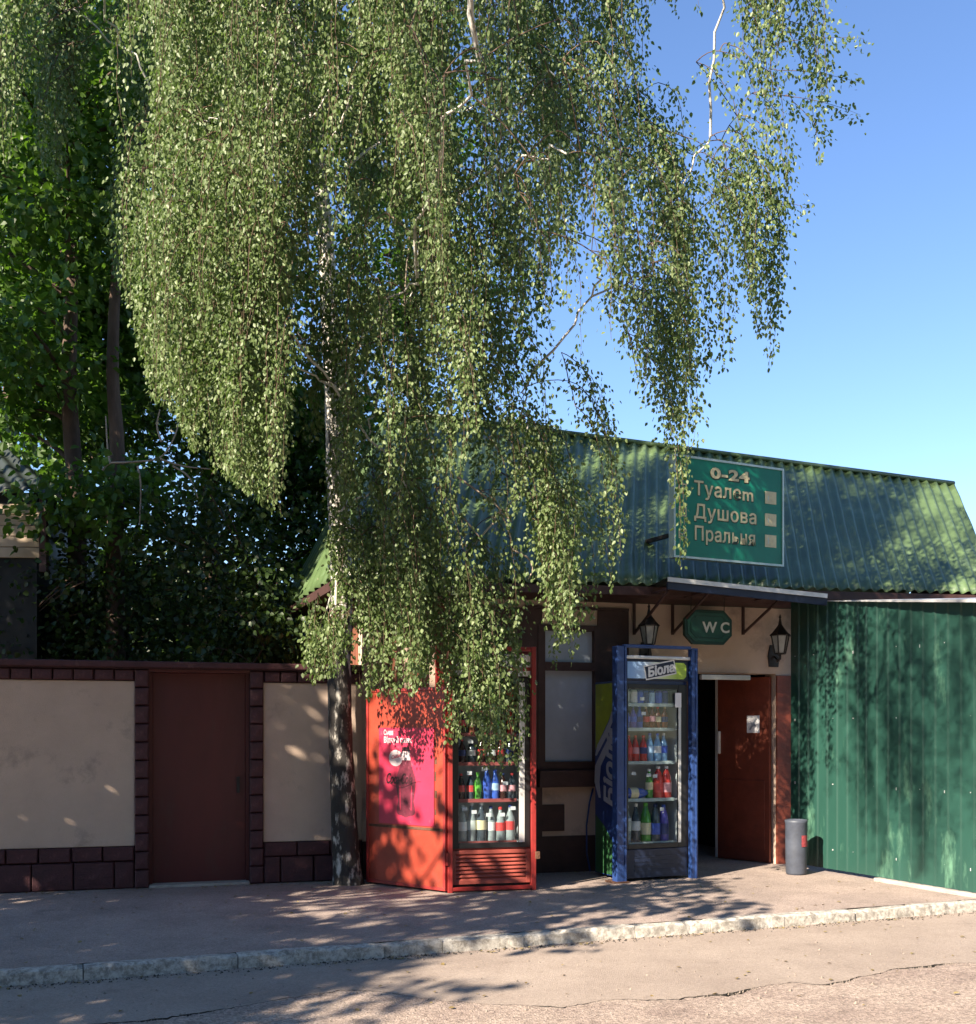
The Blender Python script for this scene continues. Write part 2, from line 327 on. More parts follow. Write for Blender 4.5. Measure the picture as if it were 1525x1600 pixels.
def copy_part(o, parent, delta=None):
    c = o.copy(); COL.objects.link(c); c.parent = parent
    if delta is not None: c.location = Vector(o.location) + Vector(delta)
    return c
def fast_mesh(name, V, Fq, mat, parent=None, tone=None, smooth=False, off=None):
    """numpy mesh: V (n,3), Fq (m,k) faces of equal size"""
    off = ORG[parent.name] if parent is not None else (off if off is not None else Vector((0, 0, 0)))
    V = np.asarray(V, dtype=np.float32) - np.array(off, dtype=np.float32)
    me = bpy.data.meshes.new(name); k = Fq.shape[1]; m = Fq.shape[0]
    me.vertices.add(len(V)); me.vertices.foreach_set('co', V.ravel())
    me.loops.add(m * k); me.loops.foreach_set('vertex_index', Fq.astype(np.int32).ravel())
    me.polygons.add(m); me.polygons.foreach_set('loop_start', (np.arange(m) * k).astype(np.int32))
    if smooth: me.polygons.foreach_set('use_smooth', np.ones(m, dtype=bool))
    me.update(calc_edges=True)
    if tone is not None:
        a = me.attributes.new('tone', 'FLOAT', 'POINT'); a.data.foreach_set('value', tone.astype(np.float32))
    me.materials.append(mat); o = bpy.data.objects.new(name, me); COL.objects.link(o)
    if parent is not None: o.parent = parent
    else: o.location = off
    ORG[o.name] = Vector(off); return o
# a folded, ovate leaf: axis y from stalk to tip, x across, z normal
LEAF = np.array([(0, 0, 0), (-.36, .30, .07), (-.27, .66, .05), (0, 1, -.08), (.27, .66, .05), (.36, .30, .07)], dtype=np.float32)
LEAFF = np.array([(0, 3, 2, 1), (0, 5, 4, 3)])
def leaf_frames(n, axis, normal_bias=None):
    """axis (n,3) unit; returns side, normal"""
    r = rng.normal(size=(n, 3))
    if normal_bias is not None: r = r + normal_bias
    sd = np.cross(axis, r); sd /= np.linalg.norm(sd, axis=1, keepdims=True) + 1e-9
    nm = np.cross(sd, axis); return sd, nm
def leaves_mesh(name, P, axis, size, mat, parent, tone, width=1.0, bias=None, keep_largest=0, off=None):
    n = len(P); sd, nm = leaf_frames(n, axis, bias)
    big = np.zeros(n, dtype=bool)
    if keep_largest:
        px = CX + FPX * P[:, 0] / P[:, 1]; py = HOR - FPX * (P[:, 2] - CAMZ) / P[:, 1]
        sc = size / P[:, 1] * (np.abs(sd[:, 0]) * 0 + np.abs(nm[:, 1])); sc[(px < 5) | (px > 1520) | (py < 5) | (py > 1595)] = 0
        big[np.argsort(-sc)[:keep_largest]] = True
    if keep_largest:
        tm = {}
        for t in (0, 1, 2, 3):
            me = bpy.data.meshes.new('leaf'); L0 = LEAF.copy(); L0[:, 0] *= width
            me.from_pydata([tuple(map(float, v)) for v in L0], [], [tuple(map(int, f)) for f in LEAFF]); a = me.attributes.new('tone', 'FLOAT', 'POINT'); a.data.foreach_set('value', np.full(6, t / 3, np.float32)); me.materials.append(mat); tm[t] = me
        og = ORG[parent.name]
        for i in np.nonzero(big)[0]:
            o = bpy.data.objects.new('leaf', tm[int(round(float(np.clip(tone[i], 0, 1)) * 3))]); COL.objects.link(o); o.parent = parent
            mt = Matrix(((sd[i, 0], axis[i, 0], nm[i, 0]), (sd[i, 1], axis[i, 1], nm[i, 1]), (sd[i, 2], axis[i, 2], nm[i, 2]))) @ Matrix.Scale(float(size[i]), 3)
            m4 = mt.to_4x4(); m4.translation = Vector([float(c) for c in P[i]]) - og; o.matrix_local = m4
    k = ~big; P, axis, sd, nm, size, tone = P[k], axis[k], sd[k], nm[k], size[k], tone[k]; n = len(P)
    V = P[:, None, :] + size[:, None, None] * (LEAF[None, :, 0:1] * width * sd[:, None, :] + LEAF[None, :, 1:2] * axis[:, None, :] + LEAF[None, :, 2:3] * nm[:, None, :])
    Fq = (np.arange(n)[:, None, None] * 6 + LEAFF[None]).reshape(-1, 4)
    o = fast_mesh(name, V.reshape(-1, 3), Fq, mat, parent, np.repeat(tone, 6), off=off); o['kind'] = 'stuff'; return o
def tubes_mesh(name, paths, radii, mat, parent, n=3, smooth=True):
    """many thin tubes in one mesh (numpy); paths: list of (k,3)"""
    Vs = []; Fs = []; base = 0
    for p, r in zip(paths, radii):
        p = np.asarray(p, float); k = len(p); d = np.gradient(p, axis=0); d /= np.linalg.norm(d, axis=1, keepdims=True) + 1e-9
        ref = np.array((.31, .77, .55)); a = np.cross(d, ref); a /= np.linalg.norm(a, axis=1, keepdims=True) + 1e-9; b = np.cross(d, a)
        t = np.arange(n) * 2 * np.pi / n; r = np.broadcast_to(np.asarray(r, float), (k,))
        V = p[:, None] + r[:, None, None] * (np.cos(t)[None, :, None] * a[:, None] + np.sin(t)[None, :, None] * b[:, None])
        Vs.append(V.reshape(-1, 3)); i = np.arange(k - 1)[:, None] * n; j = np.arange(n)[None]
        Fs.append((base + np.stack([i + j, i + (j + 1) % n, i + n + (j + 1) % n, i + n + j], -1)).reshape(-1, 4)); base += k * n
    return fast_mesh(name, np.concatenate(Vs), np.concatenate(Fs), mat, parent, smooth=smooth)
def bez(p, q, up, k=8):
    p, q = np.asarray(p, float), np.asarray(q, float); m = (p + q) / 2 + np.array((0, 0, up)); t = np.linspace(0, 1, k)[:, None]
    return (1 - t) ** 2 * p + 2 * t * (1 - t) * m + t ** 2 * q

# ------------------------------------------------------------------ ground, road, pavement, kerb
def sheet(name, poly, z, mat, cuts=0):
    me = bpy.data.meshes.new(name); me.from_pydata([(x, y, z) for x, y in poly], [], [tuple(range(len(poly)))]); me.materials.append(mat)
    o = bpy.data.objects.new(name, me); COL.objects.link(o); ORG[o.name] = Vector((0, 0, 0)); o['kind'] = 'structure'; return o
sheet('ground', [(-250, -250), (250, -250), (250, 250), (-250, 250)], -.08, M['soil'])
KF = Frame((1.147, 8.42), math.atan(.388))          # kerb line, s along, d to the street
FF = Frame((-1.555, 11.04), math.atan(.29))         # fence and facade line
sheet('roadbed', [tuple(KF(-60, -.1, 0)[:2]), tuple(KF(-60, 40, 0)[:2]), tuple(KF(60, 40, 0)[:2]), tuple(KF(60, -.1, 0)[:2])], -.05, M['bitumen'])
crack = [(-200, 1600), (60, 1608), (260, 1590), (430, 1562), (540, 1546), (600, 1550), (660, 1559), (752, 1568), (873, 1573), (964, 1562), (1061, 1559), (1128, 1553), (1182, 1543), (1237, 1535), (1285, 1539), (1346, 1525), (1407, 1514), (1473, 1506), (1540, 1502), (1680, 1490), (1900, 1470)]
cp = [G(x, y, .012) for x, y in crack]; cs_ = [(p - KF.o).dot(KF.u) for p in cp]; cd_ = [(p - KF.o).dot(KF.n) for p in cp]
sg_ = np.arange(cs_[0], cs_[-1], .028); dg_ = np.interp(sg_, cs_, cd_); wk = np.convolve(rng.normal(0, .022, len(sg_) + 8), np.ones(9) / 3, 'valid') * .6 + rng.normal(0, .006, len(sg_))
dg_ = dg_ + wk; gap = np.clip(.010 + np.convolve(rng.normal(0, .03, len(sg_) + 12), np.ones(13) / 3.6, 'valid') * .5 + rng.normal(0, .006, len(sg_)), .004, .07)
edge = [KF(a_, b_, .012) for a_, b_ in zip(sg_, dg_)]; n = len(edge)
def strip(name, mat, rows, kind='structure'):
    m = MB(); k = len(rows[0])
    for r_ in rows: m.v += list(r_)
    for q in range(len(rows) - 1):
        for i in range(k - 1): m.f.append((q * k + i, q * k + i + 1, (q + 1) * k + i + 1, (q + 1) * k + i))
    o = m.build(name, mat, origin=(0, 0, 0)); o['kind'] = kind; return o
strip('road_patch', M['patch'], [edge, [KF(a_, -.06, .013) for a_ in sg_]])
strip('road', M['roadold'], [[KF(a_, b_ + g_, .011) for a_, b_, g_ in zip(sg_, dg_, gap)], [KF(a_, 40, .011) for a_ in sg_]])
strip('crack_bed', M['bitumen'], [[p + Vector((0, 0, -.001)) for p in edge], [KF(a_, b_ + .002, -.035) for a_, b_ in zip(sg_, dg_)], [KF(a_, b_ + .1, -.035) for a_, b_ in zip(sg_, dg_)]])
# loose chippings along the broken edge of the patch
gv = MB()
for p in edge:
    for _ in range(5):
        if random.random() < .55:
            q = p + Vector((random.gauss(0, .03), random.gauss(-.03, .045), 0)); r = random.uniform(.003, .010)
            gv.add([(q.x + r * random.uniform(.6, 1.2) * math.cos(t), q.y + r * random.uniform(.6, 1.2) * math.sin(t), .001) for t in (0, 1.5, 3.1, 4.6)] + [(q.x + r * .2, q.y, .010 + r)], [(0, 1, 4), (1, 2, 4), (2, 3, 4), (3, 0, 4)])
for _ in range(900):
    q = Vector((random.uniform(-3.5, 4.2), random.uniform(4.8, 9.2), 0)); s = (q - KF.o).dot(KF.n)
    if s < .02: continue
    r = abs(random.gauss(.004, .004)) + .002
    gv.add([(q.x + r * random.uniform(.6, 1.2) * math.cos(t), q.y + r * random.uniform(.6, 1.2) * math.sin(t), .012) for t in (0, 1.5, 3.1, 4.6)] + [(q.x + r * .2, q.y, .013 + r)], [(0, 1, 4), (1, 2, 4), (2, 3, 4), (3, 0, 4)])
tag(gv.build('gravel', M['grit'], origin=(0, 0, 0)), 'loose grit along the broken edge of the road patch', 'gravel', kind='stuff')
pv = MB(); a0, a1 = KF(-14, -.118, .1), KF(9, -.118, .1); b1, b0 = FF(12, -3, .1), FF(-12, -.3, .1)
sheet('pavement', [a0[:2], a1[:2], b1[:2], b0[:2]], .1, M['pave'])
# kerb stones, each its own part
kerb = bpy.data.objects.new('kerb', None); COL.objects.link(kerb); kerb['kind'] = 'structure'; ORG['kerb'] = Vector((0, 0, 0))
joints = [-6.2, -5.1, -4.05] + [KF.s(x) for x in (-60, 130, 372, 600, 692, 818, 994, 1110, 1225, 1335, 1430, 1560)] + [KF.s(1560) + .9]
for a, b in zip(joints, joints[1:]):
    k = max(4, int((b - a) / .06)); m = MB(); prof = [(-.135, -.05), (-.135, .098), (-.02, .104), (0, .09), (.012, -.05)]
    dz, dd, tl = random.gauss(0, .003), random.gauss(0, .004), random.gauss(0, .004)
    for i in range(k + 1):
        t = i / k; s = a + .003 + (b - a - .006) * t; e = .004 if i in (0, k) else 0
        for j, (d, z) in enumerate(prof):
            jit = (random.gauss(0, .0035), random.gauss(0, .004)) if j in (2, 3) else (0, 0)
            chip = -.018 * (random.random() < .10) if j in (2, 3) else 0
            m.v.append(KF(s, d + dd - tl * (t - .5) + jit[0] + chip * .6 - (e if j > 2 else 0), z + dz + tl * (t - .5) + jit[1] + chip - (e if j in (1, 2, 3) else 0)))
    q = len(prof)
    for i in range(k):
        for j in range(q - 1): m.f.append((i * q + j, (i + 1) * q + j, (i + 1) * q + j + 1, i * q + j + 1))
    m.f += [tuple(range(q)), tuple(range(k * q, k * q + q))[::-1]]
    m.build('kerb_stone', M['kerb'], kerb)

# ------------------------------------------------------------------ boundary wall with door
fence = thing('boundary_wall', FF(-3.5, 0, .1), 'wine red brick wall with cream rendered panels and a dark red metal door', 'wall')
F = FF; S = F.s
sL = S(-260); sP1, sP2 = S(210), S(233); sD1, sD2 = S(390), S(412); sR = S(566)
PT, PB, WT = 2.10, .51, 2.215
part('core', F, [(sL, sP2, -.24, -.03, .05, WT)], M['mortar'], fence); part('core', F, [(sD1, sR, -.24, -.03, .05, WT)], M['mortar'], fence)
part('panel', F, [(sL, sP1 + .004, -.03, .0, PB, PT)], M['cream'], fence, .006); part('panel', F, [(sD2 - .004, sR, -.03, .0, PB, PT)], M['cream'], fence, .006)
# coping
part('coping', F, [(sL, sR, -.26, .075, WT + .012, WT + .075)], M['wine'], fence, .01)
part('coping', F, [(sL, sR, -.22, .055, WT - .0, WT + .012)], M['mortar'], fence)
BR = {}
def brick(s0, s1, z0, z1, d=.03):
    w_, h_ = round(s1 - s0 - .010, 3), round(z1 - z0 - .010, 3); key = (w_, h_)
    if key not in BR:
        m = MB(); hw, hh = w_ / 2, h_ / 2
        # rough-faced block: bevelled and uneven front (front is +d), 26 triangles
        e = .010; g = lambda a: random.gauss(0, a)
        back = [(-hw, -.05, -hh), (hw, -.05, -hh), (hw, -.05, hh), (-hw, -.05, hh)]
        mid = [(-hw, .02, -hh), (hw, .02, -hh), (hw, .02, hh), (-hw, .02, hh)]
        fr = [(-hw + e, .031 + g(.003), -hh + e), (hw - e, .031 + g(.003), -hh + e), (hw - e, .031 + g(.003), hh - e), (-hw + e, .031 + g(.003), hh - e), (g(.01), .036, g(.01))]
        m.v = [F.u * a + F.n * b + Vector((0, 0, c)) for a, b, c in back + mid + fr]
        for i in range(4):
            j = (i + 1) % 4; m.f += [(i, j, 4 + j, 4 + i), (4 + i, 4 + j, 8 + j, 8 + i), (8 + i, 8 + j, 12)]
        o = m.build('brick', M['wine'], fence); BR[key] = o.data; COL.objects.unlink(o); bpy.data.objects.remove(o)
    o = bpy.data.objects.new('brick', BR[key]); COL.objects.link(o); o.parent = CUR[0]
    o.location = F((s0 + s1) / 2, d - .03 + random.uniform(-.004, .004), (z0 + z1) / 2) - ORG[CUR[0].name]; return o
# (brick meshes are built about their own centre)
_ob = MB.build
CUR = [fence]; ORG_F = ORG[fence.name].copy(); ORG[fence.name] = Vector((0, 0, 0)); 
_w = brick(0, .178, 0, .11); bpy.data.objects.remove(_w)
def run(s0, s1, z0, z1, bw, off=0.0):
    n_ = max(1, round((s1 - s0) / bw)); st = (s1 - s0) / n_; cuts = [s0 + st * i for i in range(n_ + 1)]
    if off: cuts = [s0] + [c + st * off for c in cuts[:-1]] + [s1]
    for a, b in zip(cuts, cuts[1:]): brick(a, b, z0, z1)
def bricks_wall():
    run(sL + .0, sP1, PT, WT, .178); run(sD2, sR, PT, WT, .178)
    for (a, b) in ((sP1, sP2), (sD1, sD2)):
        zz = np.linspace(.1, WT, 13)
        for i in range(12): brick(a, b, zz[i], zz[i + 1], .036)
    for (a, b) in ((sL, sP1), (sD2, sR)):
        run(a, b, .365, PB, .30); run(a, b, .1, .365, .36, .5)
_org = ORG[fence.name]
for k_ in list(BR): pass
_bb = brick
def brick(s0, s1, z0, z1, d=.03):
    ORG[CUR[0].name] = Vector((0, 0, 0)); o = _bb(s0, s1, z0, z1, d); ORG[CUR[0].name] = BASE[0]
    o.location = Vector(o.location) - BASE[0]; return o
BASE = [ORG_F]; ORG[fence.name] = ORG_F
bricks_wall()
# metal door, recessed
dr = part('door', F, [(sP2 + .03, sD1 - .03, -.17, -.13, .12, 2.19)], M['winedoor'], fence, .004)
part('door_frame', F, [(sP2, sP2 + .03, -.2, -.08, .1, WT), (sD1 - .03, sD1, -.2, -.08, .1, WT)], M['winedoor'], fence)
part('handle', F, [(sD1 - .12, sD1 - .09, -.13, -.10, 1.0, 1.16)], M['iron'], dr)
part('lintel', F, [(sP2, sD1, -.24, .02, 2.19, WT)], M['winedoor'], fence)
part('threshold', F, [(sP2, sD1, -.24, .04, .05, .125)], M['concrete'], fence, .01)

# ------------------------------------------------------------------ toilet and kiosk building
bl = thing('toilet_building', FF(2.5, -1, .1), 'low cream and brown building under a green corrugated hip roof with an open red door', 'building')
CUR[0] = bl; BASE[0] = ORG[bl.name]
s0, s1 = S(566), S(1238)
dO0, dO1, dTop = S(1088), S(1212), 2.275
wx0, wx1 = S(846), S(931)
E1 = FF(*(lambda s: (s, .45, 3.126))(S(525, .45))); E2 = FF(S(1562, .45), .45, 3.235)
wall = holed_wall(F, s0, s1, .05, 3.02, -.24, 0, [(dO0, dO1, .0, dTop), (wx0, wx1, 1.28, 2.30), (wx0, wx1, 2.34, 2.72)]).build('wall', M['cream'], bl)
# side and back walls; dark inner walls and ceiling stand in for shade
part('side_wall', F, [(s0, s0 + .2, -3.0, -.24, .05, 3.02)], M['wood'], bl)
part('back_wall', F, [(s0, S(1562), -3.2, -3.0, .05, 3.02)], M['cream'], bl)
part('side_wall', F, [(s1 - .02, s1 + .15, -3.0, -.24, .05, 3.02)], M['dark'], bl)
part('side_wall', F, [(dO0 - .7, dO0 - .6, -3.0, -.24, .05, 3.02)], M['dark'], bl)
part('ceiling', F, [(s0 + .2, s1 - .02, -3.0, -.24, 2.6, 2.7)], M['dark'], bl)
# brown panels, window
part('panelling', F, [(S(933), S(981), .0, .03, .49, 2.93)], M['brown'], bl, .004)
part('panelling', F, [(S(700), S(846), .0, .03, .49, 2.93)], M['brown'], bl, .004)
for a in (600, 640, 680): part('post', F, [(S(a), S(a) + .12, .0, .06, .1, 2.95)], M['wood'], bl, .004)
part('plinth', F, [(s0, S(985), .0, .02, .1, .49)], M['brown'], bl, .004)
part('plinth', F, [(S(985), dO0, .0, .02, .1, 2.28)], M['brown'], bl, .004)
wi = part('window', F, [(wx0 - .05, wx0 + .03, -.06, .04, 1.20, 2.76), (wx1 - .03, wx1 + .05, -.06, .045, 1.20, 2.76), (wx0 + .03, wx1 - .03, -.06, .04, 1.20, 1.29), (wx0 + .03, wx1 - .03, -.06, .042, 2.27, 2.36), (wx0 + .03, wx1 - .03, -.06, .04, 2.70, 2.76)], M['brown'], bl)
part('pane', F, [(wx0 + .03, wx1 - .03, -.05, -.04, 1.29, 2.27)], M['lightblue'], wi); part('pane', F, [(wx0 + .03, wx1 - .03, -.05, -.04, 2.36, 2.70)], M['lightblue'], wi)
part('sill', F, [(S(838), S(933), .0, .12, 1.02, 1.20)], M['brown'], bl, .006)
part('vent', F, [(S(838), S(881), .0, .025, .545, .83)], M['brown'], bl, .004)
part('trim', F, [(S(820), S(981), .0, .035, 2.93, 2.96)], M['brown'], bl)
part('pier', F, [(S(1212), s1, .0, .03, .1, dTop - .02)], M['reddoor'], bl, .006)
# brick lintel over the doorway
ca = np.linspace(S(1086), S(1183), 7)
for a, b in zip(ca, ca[1:]): brick(a, b, 2.30, 2.445, .03)
part('door_closer', F, [(S(1092), S(1168), .01, .07, 2.195, 2.25)], M['galv'], bl, .006)
# open door leaf, swung inwards from the right jamb
hp = FF(S(1208), -.06, 0); fp = Vector((2.76, 13.02, 0)); ang = math.atan2(hp.y - fp.y, hp.x - fp.x); DF = Frame((fp.x, fp.y), ang); dl = (hp - fp).length
dr = part('door', DF, [(0, dl, -.02, .02, .11, dTop - .03)], M['reddoor'], bl, .004)
part('edge_strip', DF, [(-.03, 0, -.025, .028, .11, dTop - .03)], M['galv'], dr)
part('handle', DF, [(.02, .05, .02, .06, 1.35, 1.62)], M['white'], dr, .01)
part('panel', DF, [(.08, dl - .06, .02, .028, .25, 1.05)], M['reddoor'], dr, .004)
nf = part('notice', DF, [(dl - .30, dl - .13, .021, .025, 1.60, 1.80)], M['paper'], None); tag(nf, 'small white paper notice stuck on the red door of the doorway', 'notice')
mk = MB(DF); mk.prism([(dl - .27, 1.64), (dl - .25, 1.63), (dl - .16, 1.76), (dl - .18, 1.77)], .025, .027); o = mk.build('mark', M['swoosh'], nf); 
mk = MB(DF); mk.prism([(dl - .26, 1.73), (dl - .20, 1.71), (dl - .17, 1.68), (dl - .22, 1.67)], .025, .0272); o = mk.build('mark', M['swoosh'], nf)

# roof
R1 = W(608, 648, 13.3); R2 = W(1490, 757, 15.5); HL = W(437, 955, 13.6); R1.z += .04
BR2 = E2 + FF.n * -5.2 + FF.u * 2.4; 
def corrugated(name, a, b, c, d, pitch, amp, rows, mat, parent, noise=.004, cap=True):
    """sheet over quad a-b (eave) / d-c (ridge), waves across a->b; closed sheet 4 mm thick"""
    Lw = ((b - a).length + (c - d).length) / 2; nc = max(2, int(Lw / pitch)) * 8; nrm = (b - a).cross(d - a).normalized()
    if nrm.z < 0 and abs(nrm.z) > .05: nrm = -nrm
    u = np.linspace(0, 1, nc + 1)[None, :, None]; v = np.linspace(0, 1, rows + 1)[:, None, None]
    A, B, C, D = [np.array(q) for q in (a, b, c, d)]
    P = (1 - v) * ((1 - u) * A + u * B) + v * ((1 - u) * D + u * C)
    wv = amp * np.cos(np.arange(nc + 1) * 2 * np.pi / 8)[None, :, None]
    lo = noise * np.sin(np.arange(rows + 1) * 1.7)[:, None, None]
    P = P + np.array(nrm) * (wv + lo); P2 = P - np.array(nrm) * .004
    r, k = rows + 1, nc + 1; idx = np.arange(r * k).reshape(r, k); o2 = r * k
    f1 = np.stack([idx[:-1, :-1], idx[:-1, 1:], idx[1:, 1:], idx[1:, :-1]], -1).reshape(-1, 4); f2 = f1[:, ::-1] + o2
    e = [np.stack([idx[0, 1:], idx[0, :-1], idx[0, :-1] + o2, idx[0, 1:] + o2], -1), np.stack([idx[-1, :-1], idx[-1, 1:], idx[-1, 1:] + o2, idx[-1, :-1] + o2], -1),
         np.stack([idx[:-1, 0], idx[1:, 0], idx[1:, 0] + o2, idx[:-1, 0] + o2], -1), np.stack([idx[1:, -1], idx[:-1, -1], idx[:-1, -1] + o2, idx[1:, -1] + o2], -1)]
    return fast_mesh(name, np.concatenate([P.reshape(-1, 3), P2.reshape(-1, 3)]), np.concatenate([f1, f2] + [q.reshape(-1, 4) for q in e]), mat, parent, smooth=True)
# front slope in three overlapping sheets, each its own part
def lerp(a, b, t): return a + (b - a) * t
corrugated('roof_sheet', E1, E2, R2, R1, .15, .022, 14, M['roof'], bl)
corrugated('roof_sheet', HL, E1, lerp(E1, R1, .985) + Vector((0, 0, .0)), lerp(HL, R1, .985), .15, .018, 10, M['roof'], bl)
corrugated('roof_sheet', BR2, HL, R1, R2, .3, .02, 4, M['roof'], bl)
rc = MB(); rc.tube([R1 + Vector((0, 0, .02)), lerp(R1, R2, .5) + Vector((0, 0, .015)), R2 + Vector((0, 0, .015))], .035, 8); rc.build('ridge_cap', M['roof'], bl, smooth=True)
rc = MB(); rc.tube([E1 + Vector((0, 0, .02)), R1 + Vector((0, 0, .02))], .03, 8); rc.build('hip_cap', M['roof'], bl, smooth=True)
# gable board at the right end, soffit and fascia
gb = MB(); gb.add([E2 - Vector((.02, 0, .05)), R2 - Vector((.02, 0, .05)), BR2 - Vector((.02, 0, .05))], [(0, 1, 2)]); gb.build('gable', M['brown'], bl)
zz = Vector((0, 0, -.06)); W1, W2 = FF(s0, .0, 3.02), FF(S(1562), .0, 3.03)
sf = MB(); sf.add([E1 + zz, E2 + zz, W2, W1], [(0, 1, 2, 3)]); sf.build('soffit', M['brown'], bl)
sf = MB(); sf.add([HL + zz, E1 + zz, W1, FF(s0, -3.0, 3.02)], [(0, 1, 2, 3)]); sf.build('soffit', M['brown'], bl)
fa = MB(); fa.bar(E1 + zz * 1.2, E2 + zz * 1.2, .025, .09); fa.build('fascia', M['brown'], bl)
fa = MB(); fa.bar(E1 + zz * 1.2, HL + zz * 1.2, .025, .09); fa.build('fascia', M['brown'], bl)

# awning over the doorway: corrugated sheet, light front edge, iron brackets
aw = thing('awning', FF(S(1100), 0, 2.7), 'shallow metal awning with a pale front edge on brown brackets over the doorway', 'awning')
A1 = FF(S(1043, .92), .92, 3.165); A2 = FF(S(1292, .92), .92, 3.06); A4 = FF(S(1000), .0, 3.16); A3 = FF(s1 + .35, .0, 3.09)
corrugated('sheet', A1, A2, A3, A4, .11, .012, 6, M['darkroof'], aw)
m = MB(); m.bar(A1 + Vector((0, -.012, -.005)), A2 + Vector((0, -.012, -.005)), .014, .045); m.build('edge_trim', M['galv'], aw)
m = MB(); m.bar(A1 + Vector((0, .02, -.065)), A2 + Vector((0, .02, -.065)), .03, .075); m.build('fascia', M['navy'], aw)
for px in (990, 1050, 1160):
    s_ = S(px); zb = F.sz(px, 992)[1]; m = MB(F)
    m.box(s_ - .013, s_ + .013, .003, .03, zb, 3.08); m.bar(F(s_, .02, zb + .015), F(s_ + .02, .84, 3.06), .022, .022); m.bar(F(s_, .03, 3.075), F(s_ + .02, .88, 3.075), .024, .024); m.build('bracket', M['brown'], aw)

# ------------------------------------------------------------------ big green price-board sign on the roof
SA = Vector((1.933, 11.35, 0)); SB = Vector((3.26, 12.01, 0)); SW = (SB - SA).length; SF = Frame((SA.x, SA.y), math.atan2(SB.y - SA.y, SB.x - SA.x)); Z0, Z1 = 3.432, 4.512; H = Z1 - Z0
sg = thing('roof_sign', SF(SW / 2, -.1, Z0), 'square teal sign with cream Cyrillic lettering and pale frame in front of the roof', 'sign')
part('board', SF, [(.012, SW - .012, -.075, 0, Z0 + .012, Z1 - .012)], M['signgreen'], sg)
part('frame', SF, [(0, .022, -.08, .012, Z0, Z1), (SW - .022, SW, -.08, .012, Z0, Z1), (.022, SW - .022, -.08, .011, Z0, Z0 + .022), (.022, SW - .022, -.08, .011, Z1 - .022, Z1)], M['signframe'], sg)
for a in (.25, SW - .25): part('support', SF, [(a, a + .04, -.9, -.08, Z0 + .3, Z0 + .34), (a, a + .04, -.12, -.08, Z0 + .05, Z1 - .05)], M['iron'], sg)
def line(body, size, u, v, sx=1, al='LEFT', off=.003):
    kw = dict(align=al, sx=sx, spacing=1.07)
    text_mb(body, size, SF, SW * u + .006, 0, Z0 + H * v - .006, .003, off * 1.8, **kw).build('lettering', M['goldshade'], sg)
    text_mb(body, size, SF, SW * u, .0032, Z0 + H * v, .003, off, **kw).build('lettering', M['gold'], sg)
line('0-24', .155, .50, .815, 1.75, 'CENTER', .006)
for v, t in ((.63, 'Туалеm'), (.405, 'Душова'), (.19, 'Пральня')):
    line(t, .205, .175, v, 1.02 if t != 'Пральня' else .93)
    a, z = SW * .045, Z0 + H * v
    part('checkbox', SF, [(a, a + .10, 0, .004, z, z + .012), (a, a + .10, 0, .004, z + .088, z + .10), (a, a + .012, 0, .0042, z + .012, z + .088), (a + .088, a + .1, 0, .0042, z + .012, z + .088)], M['gold'], sg)
    m = MB(SF); m.prism([(a + .025, z + .055), (a + .045, z + .028), (a + .085, z + .085), (a + .047, z + .045)], .0, .005); m.build('tick', M['gold'], sg)
    part('price_square', SF, [(SW * .825, SW * .93, 0, .005, z - .005, z + .13)], M['gold'], sg)
    for q in range(2): part('symbol', SF, [(SW * (.85 + .035 * q), SW * (.856 + .035 * q), .005, .0065, z + .03, z + .08 + .02 * ((q + int(v * 10)) % 2))], M['gold'] if q else M['signframe'], sg)

# octagonal WC sign
wd = .34; cs, cz = F.sz(1107, 980, wd); k = .286; hh = .188
ws = thing('wc_sign', FF(cs, wd, cz - hh), 'dark green octagonal WC sign hanging under the awning', 'sign')
octo = lambda a, b, c: [(cs - a, cz - b + c), (cs - a + c, cz - b), (cs + a - c, cz - b), (cs + a, cz - b + c), (cs + a, cz + b - c), (cs + a - c, cz + b), (cs - a + c, cz + b), (cs - a, cz + b - c)]
m = MB(F); m.prism(octo(k, hh, .10), wd - .05, wd); m.build('rim', M['wcrim'], ws, .006)
m = MB(F); m.prism(octo(k - .03, hh - .03, .085), wd, wd + .008); m.build('face', M['wcgreen'], ws, .003)
m = MB(F); P_ = octo(k - .07, hh - .07, .065); 
for a, b in zip(P_, P_[1:] + P_[:1]): m.bar(F(a[0], wd + .010, a[1]), F(b[0], wd + .010, b[1]), .006, .006)
m.build('border_line', M['wcrim'], ws)
text_mb('W C', .16, F, cs - .075, wd + .008, cz - .055, .006, .004, sx=1.0).build('lettering', M['silver'], ws)
for a in (-.2, .2): m = MB(F); m.bar(F(cs + a, wd - .02, cz + hh - .01), F(cs + a, wd - .02, 3.08), .008, .008); m.build('hanger', M['iron'], ws)

